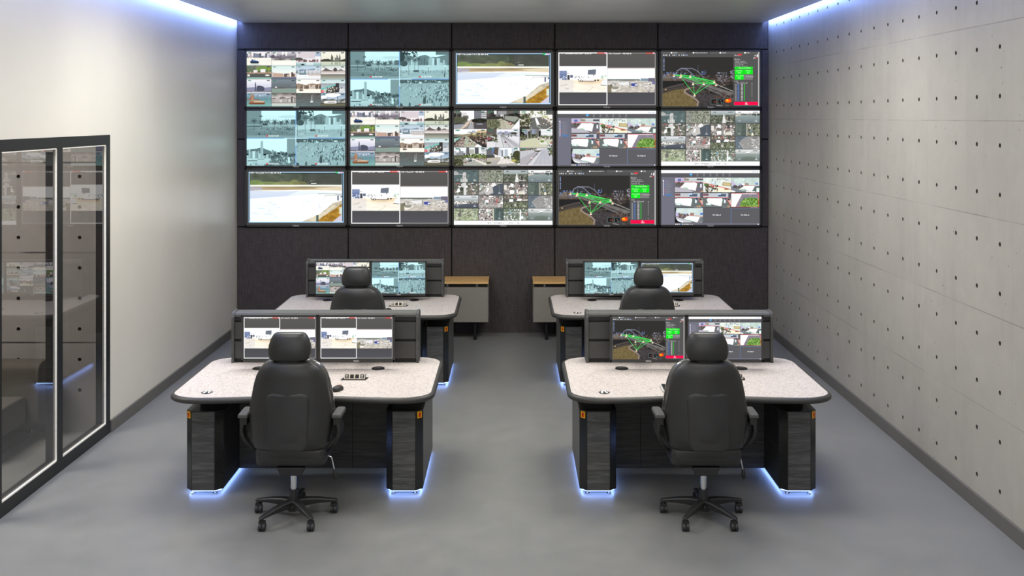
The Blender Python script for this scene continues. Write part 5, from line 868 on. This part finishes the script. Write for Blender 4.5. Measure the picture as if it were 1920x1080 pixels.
# ---------------------------------------------------------------- operator chairs (origin under the column; the sitter faces +y)
def make_chair(label, loc):
    o = thing('office_chair', label, 'chair', loc, 0, 'operator chairs')
    ba = MB(); ba.cyl((0, 0, .055), (0, 0, .085), .046, .052, 24); ba.cyl((0, 0, .085), (0, 0, .12), .052, .036, 24); ba.cyl((0, 0, .12), (0, 0, .195), .033, .029, 24); ba.build('base_hub', M['plastic'], o)
    for i in range(5):
        a = math.radians(90+72*i); d = Vector((math.cos(a), math.sin(a), 0)); p = Vector((-d.y, d.x, 0)); rings = []
        for r, zt, w, h in ((.02, .128, .030, .060), (.09, .128, .026, .048), (.17, .118, .022, .034), (.24, .104, .019, .024), (.285, .094, .017, .016), (.294, .090, .010, .010)):
            c = d*r; rings.append([c+p*w+Vector((0, 0, zt-.008)), c+p*w*.7+Vector((0, 0, zt)), c-p*w*.7+Vector((0, 0, zt)), c-p*w+Vector((0, 0, zt-.008)), c-p*w*.8+Vector((0, 0, zt-h)), c+p*w*.8+Vector((0, 0, zt-h))])
        arm = MB().loft(rings, smooth=False).build('base_arm', M['plastic'], o, .004)
        e = d*.272; cs = MB()
        for s in (-1, 1):
            q = e+Vector((s*.013, 0, .027)); cs.cyl(q-Vector((.009, 0, 0)), q+Vector((.009, 0, 0)), .027, n=22)
        cs.cyl(e+Vector((0, 0, .03)), e+Vector((0, 0, .086)), .010, n=12); cs.box(e.x-.006, e.x+.006, e.y-.022, e.y+.012, .02, .052); cs.box(e.x-.021, e.x+.021, e.y-.014, e.y+.014, .052, .066)
        cs.build('caster', M['plastic'], arm)
    MB().cyl((0, 0, .19), (0, 0, .345), .0205, n=24).build('gas_column', M['chrome'], o)
    MB().prism([(-.07, .315), (.07, .315), (.095, .372), (-.095, .372)], -.10, .12, 'y').box(-.16, .16, -.06, .10, .372, .392).build('tilt_mechanism', M['plastic'], o, .006)
    # seat cushion
    st = []
    for z, d in ((.388, .03), (.392, .010), (.402, .002), (.44, 0), (.48, 0), (.500, .004), (.509, .014), (.512, .04)):
        st.append([(x, y, z) for x, y in rrect(-.236+d, .236-d, -.13+d, .385-d, .05, 7)])
    MB().loft(st).build('seat', M['leather'], o)
    MB().loft([[(x, y, z) for x, y in rrect(-.2375, .2375, -.1315, .3865, .05, 7)] for z in (.446, .452)]).build('seat_piping', M['plastic'], o)
    # backrest: tapering cushion, wide at the waist and round at the shoulders
    prof = [(.505, .20), (.511, .229), (.53, .243), (.58, .255), (.64, .267), (.70, .277), (.76, .277), (.82, .268), (.88, .257), (.94, .245), (.99, .229), (1.03, .208), (1.06, .182), (1.082, .148), (1.095, .105), (1.1, .06)]
    rg = []
    for z, w_ in prof:
        e = min(1, (z-.5)/.05, (1.104-z)/.06); th = .058*max(e, .15)**.5
        yc = -.145-.012*math.cos((z-.52)*5.2)
        rg.append(superring(0, yc, z, w_, th, 3.4, 56, dy=lambda x: .9*x*x))
    MB().loft(rg).build('backrest', M['leather'], o)
    cg = []
    for z, w_ in prof[2:-1]:
        e = min(1, (z-.52)/.05, (1.098-z)/.05); th = .062*max(e, .2)**.5
        cg.append(superring(0, -.085-.012*math.cos((z-.52)*5.2), z, w_+.008, th, 2.1, 56, dy=lambda x: .9*x*x))
    MB().loft(cg).build('front_cushion', M['leather_gloss'], o)
    # raised lumbar shell on the rear of the backrest
    lr = []
    for d, k in ((.026, 1), (.031, 1), (.034, .985), (.036, .95), (.0365, .86)):
        ring = []
        for x, z in rrect(-.145*k, .145*k, .515+.01*(1-k)*8, .893-.14*(1-k), .05*k, 8):
            nar = 1-.10*max(0, (.66-z)/.15)
            yc = -.145-.012*math.cos((z-.52)*5.2)+.9*(x*nar)**2
            th = .058*(1-(abs(x)/.27)**3.4)**(1/3.4)
            ring.append((x*nar, yc-th-(d-.030)+.006*(1-min(1, (d-.03)*200)), z))
        lr.append(ring)
    MB().loft(lr).build('lumbar_shell', M['leather'], o)
    # headrest
    hd = []
    for z, a, b in ((1.100, .098, .030), (1.104, .122, .042), (1.115, .135, .050), (1.140, .1415, .056), (1.17, .142, .058), (1.20, .138, .057), (1.23, .128, .053), (1.255, .117, .047), (1.273, .105, .038), (1.282, .088, .024), (1.285, .06, .012)):
        hd.append(superring(0, -.140+(z-1.1)*.06, z, a, b, 3.6, 48, dy=lambda x: 1.1*x*x))
    MB().loft(hd).build('headrest', M['leather'], o)
    MB().box(-.06, .06, -.155, -.125, 1.06, 1.13).build('headrest_bracket', M['plastic'], o, .004)
    for s in (-1, 1):
        pad = []
        for y, w_, h in ((-.142, .024, .009), (-.138, .031, .014), (-.09, .033, .015), (-.02, .033, .015), (.04, .030, .014), (.062, .020, .009)):
            x = s*(.312+.05*max(0, y+.06)); pad.append([(x+c*w_, y, .726+q*h) for c, q in ((-1, -.9), (1, -.9), (1, .5), (.8, 1), (-.8, 1), (-1, .5))])
        pd = MB().loft(pad, smooth=False).build('armrest', M['armpad'], o, .005, 3)
        br = MB().box(s*.312-.024, s*.312+.024, -.118, -.02, .662, .713)
        path = [(.312, .700), (.322, .655), (.326, .620), (.316, .575), (.292, .530), (.262, .490), (.225, .455), (.19, .43)]; rr = []
        for i, (x, z) in enumerate(path):
            a = path[max(i-1, 0)]; b = path[min(i+1, len(path)-1)]; tx, tz = b[0]-a[0], b[1]-a[1]; L = math.hypot(tx, tz); nx, nz = -tz/L*.011, tx/L*.011; wy = .045+.05*math.sin(PI*i/7)
            yo = -.07+.018*i
            rr.append([(s*(x+nx), yo-wy, z+nz), (s*(x-nx), yo-wy, z-nz), (s*(x-nx), yo+wy, z-nz), (s*(x+nx), yo+wy, z+nz)])
        br.loft(rr, smooth=False); br.build('arm_bracket', M['plastic'], pd, .004)
    lv = MB().tube([(.20, .02, .405), (.235, .02, .412), (.252, .02, .402), (.262, .02, .37), (.27, .02, .33), (.273, .02, .312)], .0055).build('lever', M['chrome'], o)
    MB().loft([superring(.2745+(.312-z)*.12, .02, z, r, r*.8, 2.2, 18) for z, r in ((.322, .006), (.315, .011), (.295, .014), (.275, .014), (.258, .010), (.252, .004))]).build('lever_knob', M['plastic'], lv)
    return o
cspots = [(-1.482, 6.76), (1.300, 6.76), (-1.490, 6.76+ROWDY), (1.308, 6.76+ROWDY)]
cl = ['black leather office chair with headrest at the front desk by the glass door', 'black leather office chair with headrest at the front desk by the concrete wall', 'black leather office chair with headrest at the rear desk, white wall side', 'black leather office chair with headrest at the rear desk, concrete wall side']
ch = make_chair(cl[0], (*cspots[0], 0))
for s, l in zip(cspots[1:], cl[1:]): dup(ch, (*s, 0), l)

# ---------------------------------------------------------------- low cabinets on the back wall
def make_cabinet(label, loc, mir):
    o = thing('low_cabinet', label, 'cabinet', loc, 0, 'low cabinets on the back wall')
    W = 1.03; X = lambda a, b: (a, b) if not mir else (-b, -a)     # local x: outer visible end at 0, running to -W
    def bx(m, a, b, *r): return m.box(*X(a, b), *r)
    bx(MB(), -W, 0, -.43, 0, .644-.424, .644).build('body', M['greige'], o, .003)
    bx(MB(), -W, 0, -.452, -.002, .690, .711).build('top', M['oak'], o, .002)
    bx(MB(), -W+.02, -.02, -.40, -.03, .644, .69).build('top_rail', M['dark'], o)
    for a, b in ((-W+.006, -.516), (-.510, -.006)):
        d = bx(MB(), a, b, -.448, -.431, .226, .640).build('door', M['greige'], o, .002)
    for x in (-.14, -.50, -W+.14):
        sg = -1 if mir else 1
        MB().cyl((sg*x, -.415, .640), (sg*x, -.415, .692), .016, n=18).build('standoff', M['chrome'], o)
    for x in (-.165, -W+.165):
        for y in (-.39, -.06):
            sg = -1 if mir else 1
            MB().cyl((sg*x, y, 0), (sg*x, y, .222), .020, .023, n=18).build('leg', M['cab_black'], o)
    return o
make_cabinet('grey cabinet with oak top beside the rear desk on the white wall side', (-.286, YB-.03, 0), False)
make_cabinet('grey cabinet with oak top beside the rear desk on the concrete wall side', (.256, YB-.03, 0), True)

# ---------------------------------------------------------------- sofa in the lobby
so = tag(thing('lounge_sofa', None, None, (-3.945, 8.56, 0)), 'grey brown lounge sofa behind the glass door', 'sofa')
SW = 1.7
bk = MB(); bk.loft([[(x, y, z) for y, z in rrect(-.26, -.04, .12, .665, .07, 6)] for x in (-SW, -SW+.03, -.03, 0)]); bk.build('backrest', M['sofa'], so, .012, 3)
sc_ = MB(); sc_.loft([[(x, y, z) for y, z in rrect(-.86, -.24, .17, .395, .06, 6)] for x in (-SW, -SW+.03, -.14, -.11)]); sc_.build('seat_cushion', M['sofa'], so, .012, 3)
for x in (-.16, -SW+.12):
    MB().tube([(x, -.06, .2), (x, -.06, .03), (x, -.09, .012), (x, -.78, .012), (x, -.81, .03), (x, -.81, .2)], .010).build('sled_leg', M['chrome'], so)

# ---------------------------------------------------------------- lights
def area(name, loc, sx, sy, power, col=(1, 1, 1), rot=(0, 0, 0)):
    ld = bpy.data.lights.new(name, 'AREA'); ld.shape = 'RECTANGLE'; ld.size = sx; ld.size_y = sy; ld.energy = power; ld.color = col
    o = bpy.data.objects.new(name, ld); C.objects.link(o); o.location = loc; o.rotation_euler = rot; return o
for y, pw in ((2.0, 30), (5.3, 47), (8.3, 90)):
    for x in (-1.75, 1.5):
        area('added_ceiling_light', (x, y, ZC-.02), 1.5, 1.5, pw, (1, .97, .92))  # area lamps added under the slab out of view, no fixtures built
area('chair_rim_light', (-.1, 9.2, ZC-.02), .5, .35, 16, (1, 1, 1), (math.radians(-32), 0, 0))  # lamp added to put a bright rim on the chair shoulders
area('lobby_fill', (-5.4, 6.3, 4.2), 1.6, 1.6, 210, (1, .95, .9))  # unseen lamp added to brighten the lobby
area('camera_side_fill', (0, YN+.15, 2.5), 5.5, 2.2, 88, (1, .98, .95), (PI/2, 0, 0))  # large fill lamp added behind the camera, facing forward
wd = bpy.data.worlds.new('room_fill'); bpy.context.scene.world = wd; wd.use_nodes = True
wd.node_tree.nodes['Background'].inputs[0].default_value = (1, .98, .94, 1); wd.node_tree.nodes['Background'].inputs[1].default_value = .05

# ---------------------------------------------------------------- camera: level, with the horizon shifted up
cd = bpy.data.cameras.new('camera'); cam = bpy.data.objects.new('camera', cd); C.objects.link(cam)
cam.location = (0, 0, EYE); cam.rotation_euler = (PI/2, 0, 0); cd.sensor_width = 36; cd.lens = F/1920*36
cd.shift_x = 0; cd.shift_y = (219-540)/1920; cd.clip_end = 60
sc = bpy.context.scene; sc.camera = cam
sc.view_settings.view_transform = 'Standard'; sc.view_settings.look = 'None'; sc.view_settings.exposure = 0; sc.view_settings.gamma = 1
sc.cycles.use_denoising = True; sc.cycles.max_bounces = 8; sc.cycles.diffuse_bounces = 4; sc.cycles.glossy_bounces = 4; sc.cycles.transparent_max_bounces = 12
sc.cycles.sample_clamp_indirect = 6; sc.cycles.caustics_reflective = False; sc.cycles.caustics_refractive = False
